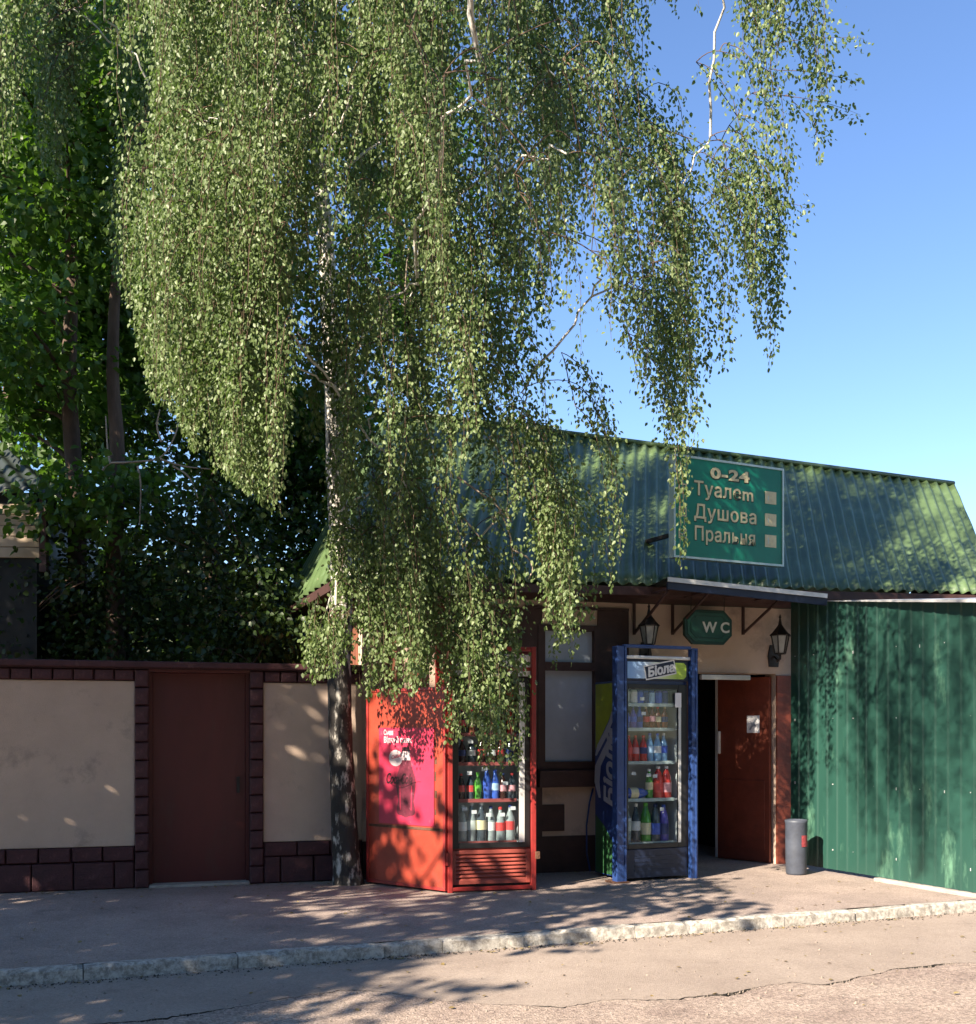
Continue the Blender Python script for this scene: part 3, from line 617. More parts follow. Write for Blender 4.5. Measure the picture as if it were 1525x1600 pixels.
# ------------------------------------------------------------------ wall lanterns
def lantern(px, py_glass, s_plate, z_plate, label, tilt=0.0, px_d=.30):
    s_, zt = F.sz(px, py_glass, px_d); c = FF(s_, px_d, zt)
    t = thing('wall_lantern', FF(s_plate, 0, z_plate), label, 'lantern', 'lanterns either side of the doorway')
    fr = MB(); fr.lathe([(.055, -.16), (.065, -.15), (.02, -.13)], c, 6); fr.lathe([(.115, .045), (.118, .055), (.085, .085), (.05, .13), (.022, .17), (.010, .24), (.016, .255), (.004, .285)], c, 6)
    for j in range(6):
        a = math.pi / 3 * j; fr.bar(c + Vector((.06 * math.cos(a), .06 * math.sin(a), -.15)), c + Vector((.10 * math.cos(a), .10 * math.sin(a), .05)), .012, .012)
    fr.build('cage', M['iron'], t)
    g = MB(); g.lathe([(.052, -.145), (.092, .044)], c, 6); g.build('glass', M['lampglass'], t)
    ar = MB(); p = FF(s_plate, .02, z_plate); q = c + Vector((0, 0, -.16)); ar.tube([p, p + FF.n * .10 + Vector((0, 0, -.06)), Vector(((p.x + q.x) / 2, (p.y + q.y) / 2, min(p.z, q.z) - .07)), q + Vector((0, 0, -.05)), q], .012, 6); ar.build('arm', M['iron'], t)
    pl = MB(F); pl.prism([(s_plate - .06, z_plate - .12), (s_plate + .06, z_plate - .12), (s_plate + .075, z_plate), (s_plate + .05, z_plate + .13), (s_plate - .05, z_plate + .13), (s_plate - .075, z_plate)], 0, .02); pl.build('back_plate', M['iron'], t, .005)
lantern(1014, 985, S(1008), F.sz(1008, 1022)[1], 'black carriage lantern above the blue fridge, lit on its cap')
lantern(1219, 1000, S(1208), F.sz(1208, 1026)[1], 'black carriage lantern near the green metal gate at the corner')

# ------------------------------------------------------------------ green profiled metal gate on the right
g0, g1 = Vector((3.41, 12.25, 0)), Vector((4.475, 9.93, 0)); GF = Frame((g0.x, g0.y), math.atan2(g1.y - g0.y, g1.x - g0.x)); gl = (g1 - g0).length
gt = thing('metal_gate', GF(gl / 2, 0, .1), 'tall green profiled sheet metal gate standing open at right', 'gate')
ztop = lambda s: 3.07 - .245 * s / gl
sheets = [0, gl * .46, gl + .0]
for a, b in zip(sheets, sheets[1:]):
    m = MB(GF); s = a; pr = []
    while s < b - 1e-4:
        for ds, d in ((0, 0), (.10, 0), (.112, .014), (.138, .014), (.15, 0)):
            if s + ds <= b: pr.append((s + ds, d))
        s += .15
    pr.append((b, 0)); of = 0 if a == 0 else .004
    zs = [.14, .7, 1.3, 1.9, 2.5]
    for q, (s, d) in enumerate(pr):
        for z in zs: m.v.append(GF(s, d + of, z))
        m.v.append(GF(s, d + of, ztop(s)))
    h = len(zs) + 1
    for q in range(len(pr) - 1):
        for r_ in range(h - 1): m.f.append((q * h + r_, (q + 1) * h + r_, (q + 1) * h + r_ + 1, q * h + r_ + 1))
    m.build('sheet', M['gate'], gt)
m = MB(GF)
for s in np.arange(.075, gl - .05, .30):
    for z in (.35, 1.05, 1.75, 2.45):
        if random.random() < .6: m.box(s - .005, s + .005, .0, .010, z - .005 + random.uniform(-.02, .02), z + .006)
o = m.build('screws', M['galv'], gt); o['kind'] = 'stuff'
part('post', GF, [(gl, gl + .05, -.05, .02, .1, ztop(gl) + .01)], M['white'], gt, .004)
part('rail', GF, [(0, gl, -.05, -.004, .5, .55)], M['gate'], gt); part('rail', GF, [(0, gl, -.05, -.004, 2.3, 2.35)], M['gate'], gt)
part('footing', GF, [(gl * .52, gl + .10, -.10, .07, .08, .134)], M['concrete'], gt, .01)
m = MB(); a, b = GF(gl * .22, 0, ztop(gl * .22) + .012), GF(gl + .25, 0, ztop(gl + .25) + .012); n_ = GF.n
m.add([a - n_ * .02, a + n_ * .02, b + n_ * .20 + Vector((0, 0, -.03)), b - n_ * .06, a - n_ * .02 + Vector((0, 0, -.012)), a + n_ * .02 + Vector((0, 0, -.012)), b + n_ * .20 + Vector((0, 0, -.06)), b - n_ * .06 + Vector((0, 0, -.03))], [(0, 1, 2, 3), (7, 6, 5, 4), (0, 4, 5, 1), (1, 5, 6, 2), (2, 6, 7, 3), (3, 7, 4, 0)])
m.build('cap_flashing', M['galv'], gt)

# grey bin
bp_ = G(1244, 1366); bn = thing('litter_bin', bp_, 'small grey cylindrical bin with a red label beside the doorway', 'bin')
m = MB(); m.lathe([(.100, 0), (.108, .02), (.112, .30), (.114, .54), (.118, .55), (.118, .575), (.108, .58), (.104, .55), (.10, .30)], bp_, 20); m.build('body', M['bin'], bn, smooth=True)
m = MB(); th = np.linspace(-1.35, -.45, 6); vv = [bp_ + Vector((.116 * math.cos(t), .116 * math.sin(t), z)) for z in (.30, .42) for t in th]; m.add(vv, [(i, i + 1, i + 7, i + 6) for i in range(5)]); m.build('label', M['binlabel'], bn)

# ------------------------------------------------------------------ drinks fridges and their cages
def fridge(t, FR, wid, dep, z0, z1, head, glass, grille, body, frame, shelf_mat, shelves, grillmat):
    """cabinet shell open to the front behind a glass door; wid from s=0; front at d=0"""
    th = .04
    part('cabinet', FR, [(0, th, -dep, -.03, z0, z1), (wid - th, wid, -dep, -.03, z0, z1), (th, wid - th, -dep, -dep + th, z0, z1), (th, wid - th, -dep + th, -.03, z1 - th, z1), (th, wid - th, -dep + th, -.03, z0, glass[2] - .03)], body, t)
    part('liner', FR, [(th, wid - th, -dep + th, -dep + th + .01, glass[2], glass[3]), (th, th + .008, -dep + th + .01, -.06, glass[2], glass[3]), (wid - th - .008, wid - th, -dep + th + .01, -.06, glass[2], glass[3])], M['inner'], t)
    g0, g1, gz0, gz1 = glass
    dw = part('door', FR, [(.01, g0, -.03, .0, gz0 - .05, gz1 + .05), (g1, wid - .01, -.03, .0, gz0 - .05, gz1 + .05), (g0, g1, -.03, .0, gz0 - .05, gz0), (g0, g1, -.03, .0, gz1, gz1 + .05)], frame, t, .004)
    part('pane', FR, [(g0, g1, -.018, -.012, gz0, gz1)], M['glass'], dw)
    for z in shelves:
        sh = part('shelf', FR, [(th + .01, wid - th - .01, -dep + .06, -.075, z - .012, z)], M['inner'], t)
        part('shelf_strip', FR, [(g0 + .005, g1 - .005, -.075, -.068, z - .022, z + .012)], shelf_mat, sh)
    return dw
BOT = {}
def bottle_mesh(kind, h, r):
    if kind == 'can': prof = [(r * .85, 0), (r, .012), (r, h - .02), (r * .82, h - .004), (r * .82, h)]; lab = (h * .12, h * .86); capz = None
    elif kind == 'wide': prof = [(r * .9, 0), (r, .015), (r, h * .52), (r * .92, h * .60), (r * .86, h * .70), (r * .55, h * .84), (r * .36, h * .90), (r * .34, h * .94)]; lab = (h * .20, h * .50); capz = h * .93
    else: prof = [(r * .9, 0), (r, .015), (r * .93, h * .18), (r, h * .30), (r, h * .56), (r * .8, h * .68), (r * .42, h * .84), (r * .34, h * .93)]; lab = (h * .31, h * .55); capz = h * .92
    b = MB(); b.lathe(prof, (0, 0, 0), 12); l = MB()
    th = np.linspace(0, 2 * math.pi, 13); l.add([Vector(((r + .0015) * math.cos(a), (r + .0015) * math.sin(a), z)) for z in lab for a in th], [(i, i + 1, i + 14, i + 13) for i in range(12)])
    c = None
    if capz: c = MB(); c.lathe([(r * .42, 0), (r * .42, h * .07), (r * .36, h * .08)], (0, 0, capz), 10)
    return b, l, c
CM = {}
def colmat(nm, c, rough=.25):
    if nm not in CM: CM[nm] = pmat(nm, c, rough, .15, 30, 0, spec=.6)
    return CM[nm]
C_ = dict(clear=(.30, .35, .36), cola=(.045, .016, .013), blue=(.05, .12, .50), water=(.22, .42, .68), green=(.09, .32, .05), red=(.58, .05, .04), brown=(.20, .07, .04), silver=(.48, .58, .52), violet=(.12, .10, .45), dark=(.06, .08, .10))
Lb = dict(white=(.80, .80, .80), red=(.68, .06, .06), green=(.16, .58, .06), ltblue=(.40, .60, .85), pink=(.70, .34, .38), cream=(.78, .70, .44), blue=(.05, .12, .60), navy=(.02, .04, .18), silver=(.6, .65, .62), yellow=(.7, .6, .1))
ORDN = 'first second third fourth fifth sixth seventh eighth'.split()
def stock(FR, z, s0, s1, items, depth, where, shelfname):
    n_ = len(items)
    for i, (kind, h, r, liq, lab, cap) in enumerate(items):
        h *= 1.14; r *= 1.12
        s_ = s0 + (s1 - s0) * (i + .5) / n_ + random.uniform(-.006, .006); p = FR(s_, -depth + random.uniform(-.02, .01), z + .001)
        word = {'can': 'can', 'wide': 'bottle', 'slim': 'bottle'}[kind]
        t = thing('drink_' + word, p, f'{liq if liq != "water" else "pale blue"} {word}, {lab if lab != "ltblue" else "light blue"} label, {ORDN[i]} from left, {shelfname} of {where}', word, f'drinks on the shelves of the {where}')
        key = (kind, h, r, liq, lab, cap)
        if key not in BOT:
            b, l, c = bottle_mesh(kind, h, r); ORG[t.name] = Vector((0, 0, 0))
            bo = b.build('body', colmat('drink_' + liq, C_[liq], .12), t, smooth=True); lo = l.build('label', colmat('label_' + lab, Lb[lab], .5), t, smooth=True)
            co = c.build('cap', colmat('cap_' + cap, Lb.get(cap, (.5, .5, .5)), .4), t) if c else None
            BOT[key] = [x for x in (bo, lo, co) if x]; ORG[t.name] = p
        else:
            for x in BOT[key]: copy_part(x, t)
        t.rotation_euler.z = random.uniform(0, 6)

# --- red fridge in its red cage
RA, RB = Vector((-.373, 10.16, 0)), Vector((.46, 10.37, 0)); RF = Frame((RA.x, RA.y), math.atan2(RB.y - RA.y, RB.x - RA.x)); RW = (RB - RA).length
rc_ = thing('security_cage', RF(RW / 2, 0, .1), 'red steel cage with its poster door swung open around the red drinks fridge', 'cage')
pw = .045
part('post', RF, [(0, pw, -pw, 0, .1, 2.42)], M['redframe'], rc_, .004); part('post', RF, [(RW - pw, RW, -pw, 0, .1, 2.42)], M['redframe'], rc_, .004)
part('post', RF, [(0, pw, -.62, -.62 + pw, .1, 2.42)], M['redframe'], rc_, .004); part('post', RF, [(RW - pw, RW, -.62, -.62 + pw, .1, 2.42)], M['redframe'], rc_, .004)
part('rail', RF, [(pw, RW - pw, -pw + .003, -.003, 2.375, 2.417)], M['redframe'], rc_, .004); part('rail', RF, [(pw, RW - pw, -pw + .003, -.003, .115, .15)], M['redframe'], rc_, .004)
for z in (.12, 1.25, 2.375): part('side_bar', RF, [(RW - pw + .004, RW - .004, -.575, -pw, z, z + .035)], M['redframe'], rc_)
part('lock', RF, [(RW - .012, RW + .03, .001, .03, .40, .47)], M['rust'], rc_, .004)
part('hinge', RF, [(-.022, .0, -.03, .012, .36, .48)], M['redframe'], rc_); part('hinge', RF, [(-.022, .0, -.03, .012, 1.9, 2.02)], M['redframe'], rc_)
# its door, open to the left
PA = Vector((-1.205, 10.83, 0)); PFp = RA + Vector((-.02, .005, 0)); PF = Frame((PA.x, PA.y), math.atan2(PFp.y - PA.y, PFp.x - PA.x)); PW = (PFp - PA).length; PTp = 2.03
cd = part('door', PF, [(.03, PW - .03, -.012, 0, .15, PTp - .03)], M['red'], rc_)
part('door_frame', PF, [(0, .03, -.03, .012, .12, PTp), (PW - .03, PW, -.03, .012, .12, PTp), (.03, PW - .03, -.03, .010, .12, .15), (.03, PW - .03, -.03, .010, PTp - .03, PTp)], M['redframe'], cd, .003)
part('weld_seam', PF, [(.03, PW - .03, 0, .006, .675, .70)], M['rust'], cd)
PS = lambda px, py: PF.sz(px, py)
(a0_, zb_), (a1_, _z) = PS(593, 1287), PS(679, 1290); zt_ = PS(636, 1137)[1]; zb_ = .715
ps = part('poster', PF, [(a0_, a1_, .0, .008, zb_, zt_)], M['poster'], cd)
pwid, phei = a1_ - a0_, zt_ - zb_; d_ = .008
bx = lambda u: a0_ + pwid * u
bz = lambda v: zb_ + phei * v
prof_b = [(.0, .075), (.055, .095), (.085, .10), (.11, .11), (.125, .14), (.118, .20), (.105, .25), (.115, .32), (.128, .40), (.135, .46), (.125, .52), (.10, .58), (.075, .65), (.060, .72), (.055, .77)]
cxp = .50
M['cola_print'] = pmat('poster_bottle_print', (.12, .018, .035), .35, .4, 12, 0, dirt=(.30, .09, .13), damt=.2, ds=18); M['pale_print'] = pmat('poster_pale_print', (.62, .50, .52), .4, .1, 9, 0); M['ink'] = pmat('poster_ink', (.03, .008, .012), .4, .2, 9, 0)
poly = [(bx(cxp + w_ * 1.35), bz(v * .95)) for w_, v in prof_b] + [(bx(cxp - w_ * 1.35), bz(v * .95)) for w_, v in prof_b[::-1]]
m = MB(PF)
for (w1, v1), (w2, v2) in zip(prof_b[:-2], prof_b[1:-1]): m.prism([(bx(cxp - w1 * 1.35), bz(v1 * .95)), (bx(cxp + w1 * 1.35), bz(v1 * .95)), (bx(cxp + w2 * 1.35), bz(v2 * .95)), (bx(cxp - w2 * 1.35), bz(v2 * .95))], d_, d_ + .0015)
m.build('bottle_print', M['cola_print'], ps)
m = MB(PF); m.prism([(bx(cxp - .086), bz(.665)), (bx(cxp + .086), bz(.665)), (bx(cxp + .072), bz(.755)), (bx(cxp - .072), bz(.755))], d_, d_ + .0018); m.build('bottle_neck_print', M['pale_print'], ps)
m = MB(PF); m.prism([(bx(cxp - .072), bz(.757)), (bx(cxp + .072), bz(.757)), (bx(cxp + .066), bz(.80)), (bx(cxp - .066), bz(.80))], d_, d_ + .0017); m.build('cap_print', M['ink'], ps)
for sgn in (-1, 1):
    m = MB(PF); m.prism([(bx(cxp + sgn * .09), bz(.15)), (bx(cxp + sgn * .105), bz(.15)), (bx(cxp + sgn * .115), bz(.40)), (bx(cxp + sgn * .10), bz(.40))], d_ + .0015, d_ + .0022)
    m.build('highlight_print', M['poster'], ps)
m = MB(PF); ov = [(bx(.315 + .125 * math.cos(t)), bz(.685 + .085 * math.sin(t))) for t in np.linspace(0, 2 * math.pi, 25)[:-1]]; m.prism(ov, d_, d_ + .002); m.build('badge_print', M['pale_print'], ps)
text_mb('Смак', phei * .055, PF, bx(.235), d_ + .002, bz(.67), .001, .001, .3, rot=.2).build('lettering', M['poster'], ps)
text_mb('Coca-Cola', phei * .155, PF, bx(.13), d_ + .0022, bz(.42), .0012, .003, .38, sx=.56).build('lettering', M['ink'], ps)
m = MB(PF); fl = [(.17 + .60 * t, .415 + .035 * math.sin(t * 5.5 + 2.6)) for t in np.linspace(0, 1, 14)]
for a, b in zip(fl, fl[1:]): m.bar(PF(bx(a[0]), d_ + .003, bz(a[1])), PF(bx(b[0]), d_ + .003, bz(b[1])), .006, .002)
m.build('flourish', M['ink'], ps)
text_mb('Смак', phei * .075, PF, bx(.09), d_, bz(.925), .0012, .002, sx=.7).build('lettering', M['pale_print'], ps)
text_mb('Відчуй смак', phei * .085, PF, bx(.09), d_, bz(.845), .0012, .002, sx=.80).build('lettering', M['pale_print'], ps)
for k_ in range(5):
    zz_ = zb_ + phei * (.12 + .17 * k_); part('peeled_paint', PF, [(a1_ + .004, a1_ + .02 + .01 * (k_ % 2), 0, .003, zz_, zz_ + .05 + .02 * (k_ % 3))], M['rust'], cd)
# the fridge itself
rfr = thing('drinks_fridge', RF(RW / 2, -.3, .1), 'red drinks fridge with a glass door and salmon louvred grille behind the birch', 'fridge')
R0 = Frame(RF(.035, -.055, 0)[:2], RF.ang); rw = RW - .07
rs = lambda px: max(.0, (px - 703) / (834 - 703) * rw)
dw = fridge(rfr, R0, rw, .52, .13, 2.36, 0, (rs(716), rs(814), .557, 2.08), 0, M['redframe'], M['black'], colmat('red_shelf_strip', (.34, .085, .08), .5), [.557, .96, 1.31, 1.588, 1.87], 0)
part('door_edge', R0, [(rs(814), rs(823), 0, .006, .557, 2.08)], M['galv'], dw)
part('header', R0, [(.01, rw - .01, -.03, .012, 2.14, 2.345)], M['white'], rfr, .005); part('header_stripe', R0, [(.012, rw - .012, .012, .015, 2.19, 2.225)], M['redframe'], rfr)
gr = part('grille', R0, [(.01, .05, -.03, .004, .17, .49), (rw - .05, rw - .01, -.03, .004, .17, .49), (.05, rw - .05, -.03, .003, .455, .49), (.05, rw - .05, -.03, .003, .17, .20)], M['grille'], rfr, .003)
for k_ in range(7):
    z = .2 + .0365 * k_; m = MB(R0); m.add([R0(.05, -.028, z + .036), R0(rw - .05, -.028, z + .036), R0(rw - .05, .002, z + .006), R0(.05, .002, z + .006), R0(.05, -.028, z + .030), R0(rw - .05, -.028, z + .030), R0(rw - .05, .002, z + .0), R0(.05, .002, z + .0)], [(0, 1, 2, 3), (7, 6, 5, 4), (0, 4, 5, 1), (1, 5, 6, 2), (2, 6, 7, 3), (3, 7, 4, 0)]); m.build('louvre', M['grille'], gr)
part('kick_plate', R0, [(.01, rw - .01, -.05, -.02, .11, .17)], M['black'], rfr)
where = 'red fridge'
stock(R0, .557, rs(718), rs(813), [('slim', .31, .040, 'clear', 'white', 'white'), ('slim', .33, .042, 'clear', 'silver', 'white'), ('slim', .33, .044, 'dark', 'cream', 'white'), ('slim', .30, .040, 'clear', 'white', 'navy'), ('slim', .29, .040, 'clear', 'red', 'red'), ('slim', .31, .042, 'clear', 'red', 'navy')], .12, where, 'bottom shelf')
stock(R0, .96, rs(718), rs(813), [('slim', .22, .034, 'cola', 'red', 'red'), ('slim', .22, .034, 'dark', 'red', 'red'), ('slim', .23, .034, 'green', 'green', 'green'), ('slim', .27, .036, 'blue', 'blue', 'white'), ('slim', .25, .036, 'blue', 'ltblue', 'blue'), ('slim', .22, .034, 'cola', 'pink', 'navy'), ('slim', .22, .034, 'dark', 'pink', 'red')], .11, where, 'second-lowest shelf')
stock(R0, 1.31, rs(718), rs(813), [('slim', .20, .034, 'cola', 'navy', 'red'), ('slim', .20, .034, 'dark', 'white', 'navy'), ('slim', .21, .034, 'cola', 'red', 'navy'), ('slim', .20, .034, 'cola', 'silver', 'red'), ('slim', .20, .034, 'brown', 'red', 'red'), ('slim', .21, .034, 'dark', 'navy', 'red')], .11, where, 'middle shelf')
stock(R0, 1.588, rs(718), rs(813), [('slim', .21, .034, 'cola', 'red', 'red')] + [('slim', .21, .034, 'brown', 'cream', 'red'), ('slim', .20, .034, 'cola', 'white', 'red'), ('slim', .2, .034, 'dark', 'red', 'navy'), ('slim', .21, .034, 'cola', 'green', 'red'), ('slim', .21, .034, 'red', 'red', 'white')], .11, where, 'second-highest shelf')
stock(R0, 1.87, rs(718), rs(813), [('can', .15, .034, 'red', 'red', None), ('can', .15, .034, 'silver', 'silver', None), ('can', .15, .034, 'red', 'white', None), ('can', .15, .034, 'dark', 'navy', None), ('can', .15, .034, 'green', 'green', None), ('can', .15, .034, 'cola', 'red', None)], .11, where, 'top shelf')
for (u, z, dz) in ((.12, .86, 0), (.28, .83, .02), (.52, .80, .02), (.75, .80, .0), (.93, .86, .02), (.2, 1.20, 0), (.45, 1.235, .0), (.8, 1.10, 0), (.22, 1.50, 0)):
    part('price_tag', R0, [(rs(716) + (rs(814) - rs(716)) * u - .025, rs(716) + (rs(814) - rs(716)) * u + .025, -.064, -.061, z, z + .035)], M['tag'], rfr)

# --- blue fridge in its blue cage
BA, BB = Vector((1.285, 10.84, 0)), Vector((2.165, 11.21, 0)); BF = Frame((BA.x, BA.y), math.atan2(BB.y - BA.y, BB.x - BA.x)); BW = (BB - BA).length
bc = thing('security_cage', BF(BW / 2, 0, .1), 'blue steel frame of two posts and a top bar around the blue drinks fridge', 'cage')
part('post', BF, [(0, .085, -.10, 0, .1, 2.47)], M['blue'], bc, .006); part('post', BF, [(BW - .075, BW, -.075, 0, .1, 2.47)], M['blue'], bc, .006)
part('rib', BF, [(.088, .112, -.05, .004, .1, 2.47)], M['blue'], bc, .004); part('rib', BF, [(BW - .035, BW - .018, .0, .012, .1, 2.45)], M['blue'], bc, .004)
part('top_bar', BF, [(.085, BW - .075, -.045, -.01, 2.455, 2.488)], M['blue'], bc, .004); 
part('foot_plate', BF, [(-.05, .13, -.16, .03, .1, .115)], M['rust'], bc, .004)
bfr = thing('drinks_fridge', BF(BW / 2, -.3, .1), 'blue and lime drinks fridge with an illuminated style header inside the blue frame', 'fridge')
bfr['label'] = 'blue drinks fridge with lime side and logo header inside the blue frame'
B0 = Frame(BF(.115, -.06, 0)[:2], BF.ang); bw = BW - .20
bs_ = lambda px: (px - 980) / (1084 - 980) * bw
dw = fridge(bfr, B0, bw, .60, .13, 2.13, 0, (bs_(987), bs_(1068), .475, 2.045), 0, M['bluebody'], M['black'], colmat('pale_shelf_strip', (.42, .50, .50), .5), [.475, .92, 1.30, 1.64, 1.89], 0)
part('grille', B0, [(.01, bw - .01, -.03, .0, .13, .42)], M['navy'], bfr, .004)
for k_ in range(4): part('louvre', B0, [(.12, bw - .12, 0, .006, .20 + .045 * k_, .215 + .045 * k_)], M['navy'], bfr)
part('door_edge', B0, [(bs_(1068), bs_(1072), 0, .008, .475, 2.0)], M['galv'], dw)
part('price_list', B0, [(bs_(1062), bs_(1072), .009, .012, 1.86, 2.01)], M['paper'], dw)
# lightbox header: printed from pale blue to lime
hm = bpy.data.materials.new('header_print'); hm.use_nodes = True; t_ = hm.node_tree; b_ = t_.nodes['Principled BSDF']; b_.inputs['Roughness'].default_value = .3
tc_ = t_.nodes.new('ShaderNodeTexCoord'); sx_ = t_.nodes.new('ShaderNodeSeparateXYZ'); cr_ = t_.nodes.new('ShaderNodeValToRGB'); t_.links.new(tc_.outputs['Generated'], sx_.inputs[0]); t_.links.new(sx_.outputs[0], cr_.inputs[0]); t_.links.new(cr_.outputs[0], b_.inputs['Base Color'])
e_ = cr_.color_ramp.elements; e_[0].color = (.24, .44, .78, 1); e_[0].position = .05; e_[1].color = (.35, .52, .05, 1); e_[1].position = .85
for p_, c_ in ((.25, (.40, .58, .85, 1)), (.42, (.75, .82, .80, 1)), (.62, (.62, .72, .35, 1))): q_ = cr_.color_ramp.elements.new(p_); q_.color = c_
hd = part('header', B0, [(.0, bw, -.12, .01, 2.13, 2.345)], M['navy'], bfr, .006)
c_ = .03; m = MB(B0); m.prism([(.03, 2.15), (bw - .03 - c_, 2.15), (bw - .03, 2.15 + c_), (bw - .03, 2.318 - c_), (bw - .03 - c_, 2.318), (.03, 2.318)], .01, .016); hp_ = m.build('header_panel', hm, bfr)
part('header_cap', B0, [(-.02, bw + .02, -.14, .03, 2.347, 2.38)], M['galv'], bfr, .006)
rot = .20; RFh = lambda s, d, z: B0(bw * .54 + (s) * math.cos(rot) - z * math.sin(rot), d, 2.237 + s * math.sin(rot) + z * math.cos(rot))
m = MB(RFh); m.box(-.180, .190, .016, .0175, -.072, .078); m.build('logo_box', M['white'], hp_)
m = MB(RFh); m.box(-.168, .178, .0175, .0188, -.058, .064); m.build('logo_field', M['navy'], hp_)
text_mb('Біола', .125, RFh, -.150, .0188, -.040, .0012, .006, .15, sx=1.0).build('lettering', M['white'], hp_)
# printed left side of the cabinet
LF = Frame(B0(0, -.60, 0)[:2], BF.ang - math.pi / 2); 
sd_ = part('side_print', LF, [(.0, .57, .0, .003, .13, 2.12)], M['bluebody'], bfr)
m = MB(LF); m.prism([(.01, 1.42), (.12, 1.55), (.30, 1.74), (.42, 1.92), (.46, 2.11), (.01, 2.11)], .003, .0045); m.build('lime_print', M['lime'], sd_)
m = MB(LF); m.prism([(.01, .14), (.50, .14), (.40, .45), (.22, .62), (.01, .74)], .003, .0045); m.build('green_print', M['dgreen'], sd_)
def ribbon(name, pts, w_, mat, dd):
    m = MB(LF)
    for (a, b), (wa, wb) in zip(zip(pts, pts[1:]), zip(w_, w_[1:])): m.prism([(a[0] - wa, a[1]), (a[0] + wa, a[1]), (b[0] + wb, b[1]), (b[0] - wb, b[1])], .003, dd)
    m.build(name, mat, sd_)
ribbon('swoosh', [(.10, .92), (.04, 1.08), (.06, 1.25), (.22, 1.42), (.40, 1.60), (.46, 1.74), (.44, 1.84)], [.02, .05, .06, .06, .055, .04, .01], M['swoosh'], .006)
ribbon('swoosh', [(.02, 1.36), (.10, 1.47), (.24, 1.60), (.34, 1.72), (.37, 1.82)], [.015, .05, .05, .035, .01], M['swoosh'], .0062)
text_mb('Біола', .30, LF, .42, .006, .82, .0015, .012, .25, sx=1.05, rot=math.pi / 2).build('lettering', M['swoosh'], sd_)
where = 'blue fridge'; l0, l1 = bs_(989), bs_(1066)
stock(B0, 1.89, l0, l1 - .04, [('can', .13, .033, 'silver', 'silver', None), ('can', .13, .033, 'silver', 'white', None), ('can', .125, .033, 'blue', 'blue', None), ('can', .125, .033, 'blue', 'navy', None), ('can', .125, .033, 'blue', 'ltblue', None), ('can', .125, .033, 'violet', 'blue', None), ('can', .125, .033, 'violet', 'navy', None)], .12, where, 'top shelf')
stock(B0, 1.64, l0, l1 - .03, [('slim', .20, .035, 'blue', 'blue', 'blue'), ('slim', .20, .035, 'violet', 'blue', 'navy'), ('slim', .20, .035, 'blue', 'navy', 'blue'), ('slim', .20, .033, 'brown', 'red', 'cream'), ('slim', .21, .033, 'brown', 'pink', 'cream'), ('slim', .20, .033, 'brown', 'cream', 'red'), ('slim', .20, .033, 'brown', 'navy', 'cream')], .12, where, 'second-highest shelf')
stock(B0, 1.30, l0 + .02, l1 - .03, [('slim', .24, .036, 'red', 'red', 'red'), ('slim', .24, .036, 'red', 'pink', 'red'), ('slim', .24, .036, 'red', 'navy', 'red'), ('slim', .26, .036, 'water', 'ltblue', 'blue'), ('slim', .26, .036, 'water', 'white', 'blue'), ('slim', .26, .036, 'water', 'blue', 'white')], .12, where, 'middle shelf')
stock(B0, .92, l0 + .25, l1, [('slim', .27, .036, 'green', 'cream', 'white'), ('wide', .29, .048, 'red', 'red', 'white'), ('wide', .29, .048, 'red', 'pink', 'white')], .13, where, 'second-lowest shelf')
stock(B0, .475, l0, l1 - .02, [('slim', .34, .042, 'clear', 'silver', 'white'), ('slim', .35, .042, 'dark', 'white', 'white'), ('wide', .35, .050, 'green', 'cream', 'green'), ('wide', .34, .046, 'dark', 'blue', 'navy'), ('wide', .33, .048, 'violet', 'navy', 'blue')], .13, where, 'bottom shelf')
# big bottle lying on its side
p = B0(l0 + .005, -.13, .92 + .062); lt = thing('drink_bottle', p, 'large blue bottle with cream label lying on its side in the blue fridge', 'bottle', 'drinks on the shelves of the blue fridge')
ORG[lt.name] = Vector((0, 0, 0)); b, l, c = bottle_mesh('wide', .30, .058)
for q_, n_, mt_ in ((b, 'body', colmat('drink_blue', C_['blue'])), (l, 'label', colmat('label_cream', Lb['cream'])), (c, 'cap', colmat('cap_white', Lb['white']))):
    q_.v = [Vector((v.z, v.y, -v.x)) for v in q_.v]; q_.build(n_, mt_, lt, smooth=True)
lt.rotation_euler.z = BF.ang
for (u, z) in ((.33, 1.93), (.36, 1.78), (.15, 1.17), (.47, 1.15), (.60, 1.14), (.06, .70), (.75, .80)):
    part('price_tag', B0, [(l0 + (l1 - l0) * u - .024, l0 + (l1 - l0) * u + .024, -.066, -.063, z, z + .034)], M['tag'], bfr)
# black cable from the fridge down the wall
m = MB(); m.tube([FF(S(924), .05, 1.0), FF(S(918), .06, .85), FF(S(914), .05, .6), FF(S(914), .05, .3), FF(S(918), .08, .108)], .010, 6); tag(m.build('cable', M['bluebody'], None, smooth=True), 'dark cable running down the wall left of the blue fridge', 'cable')

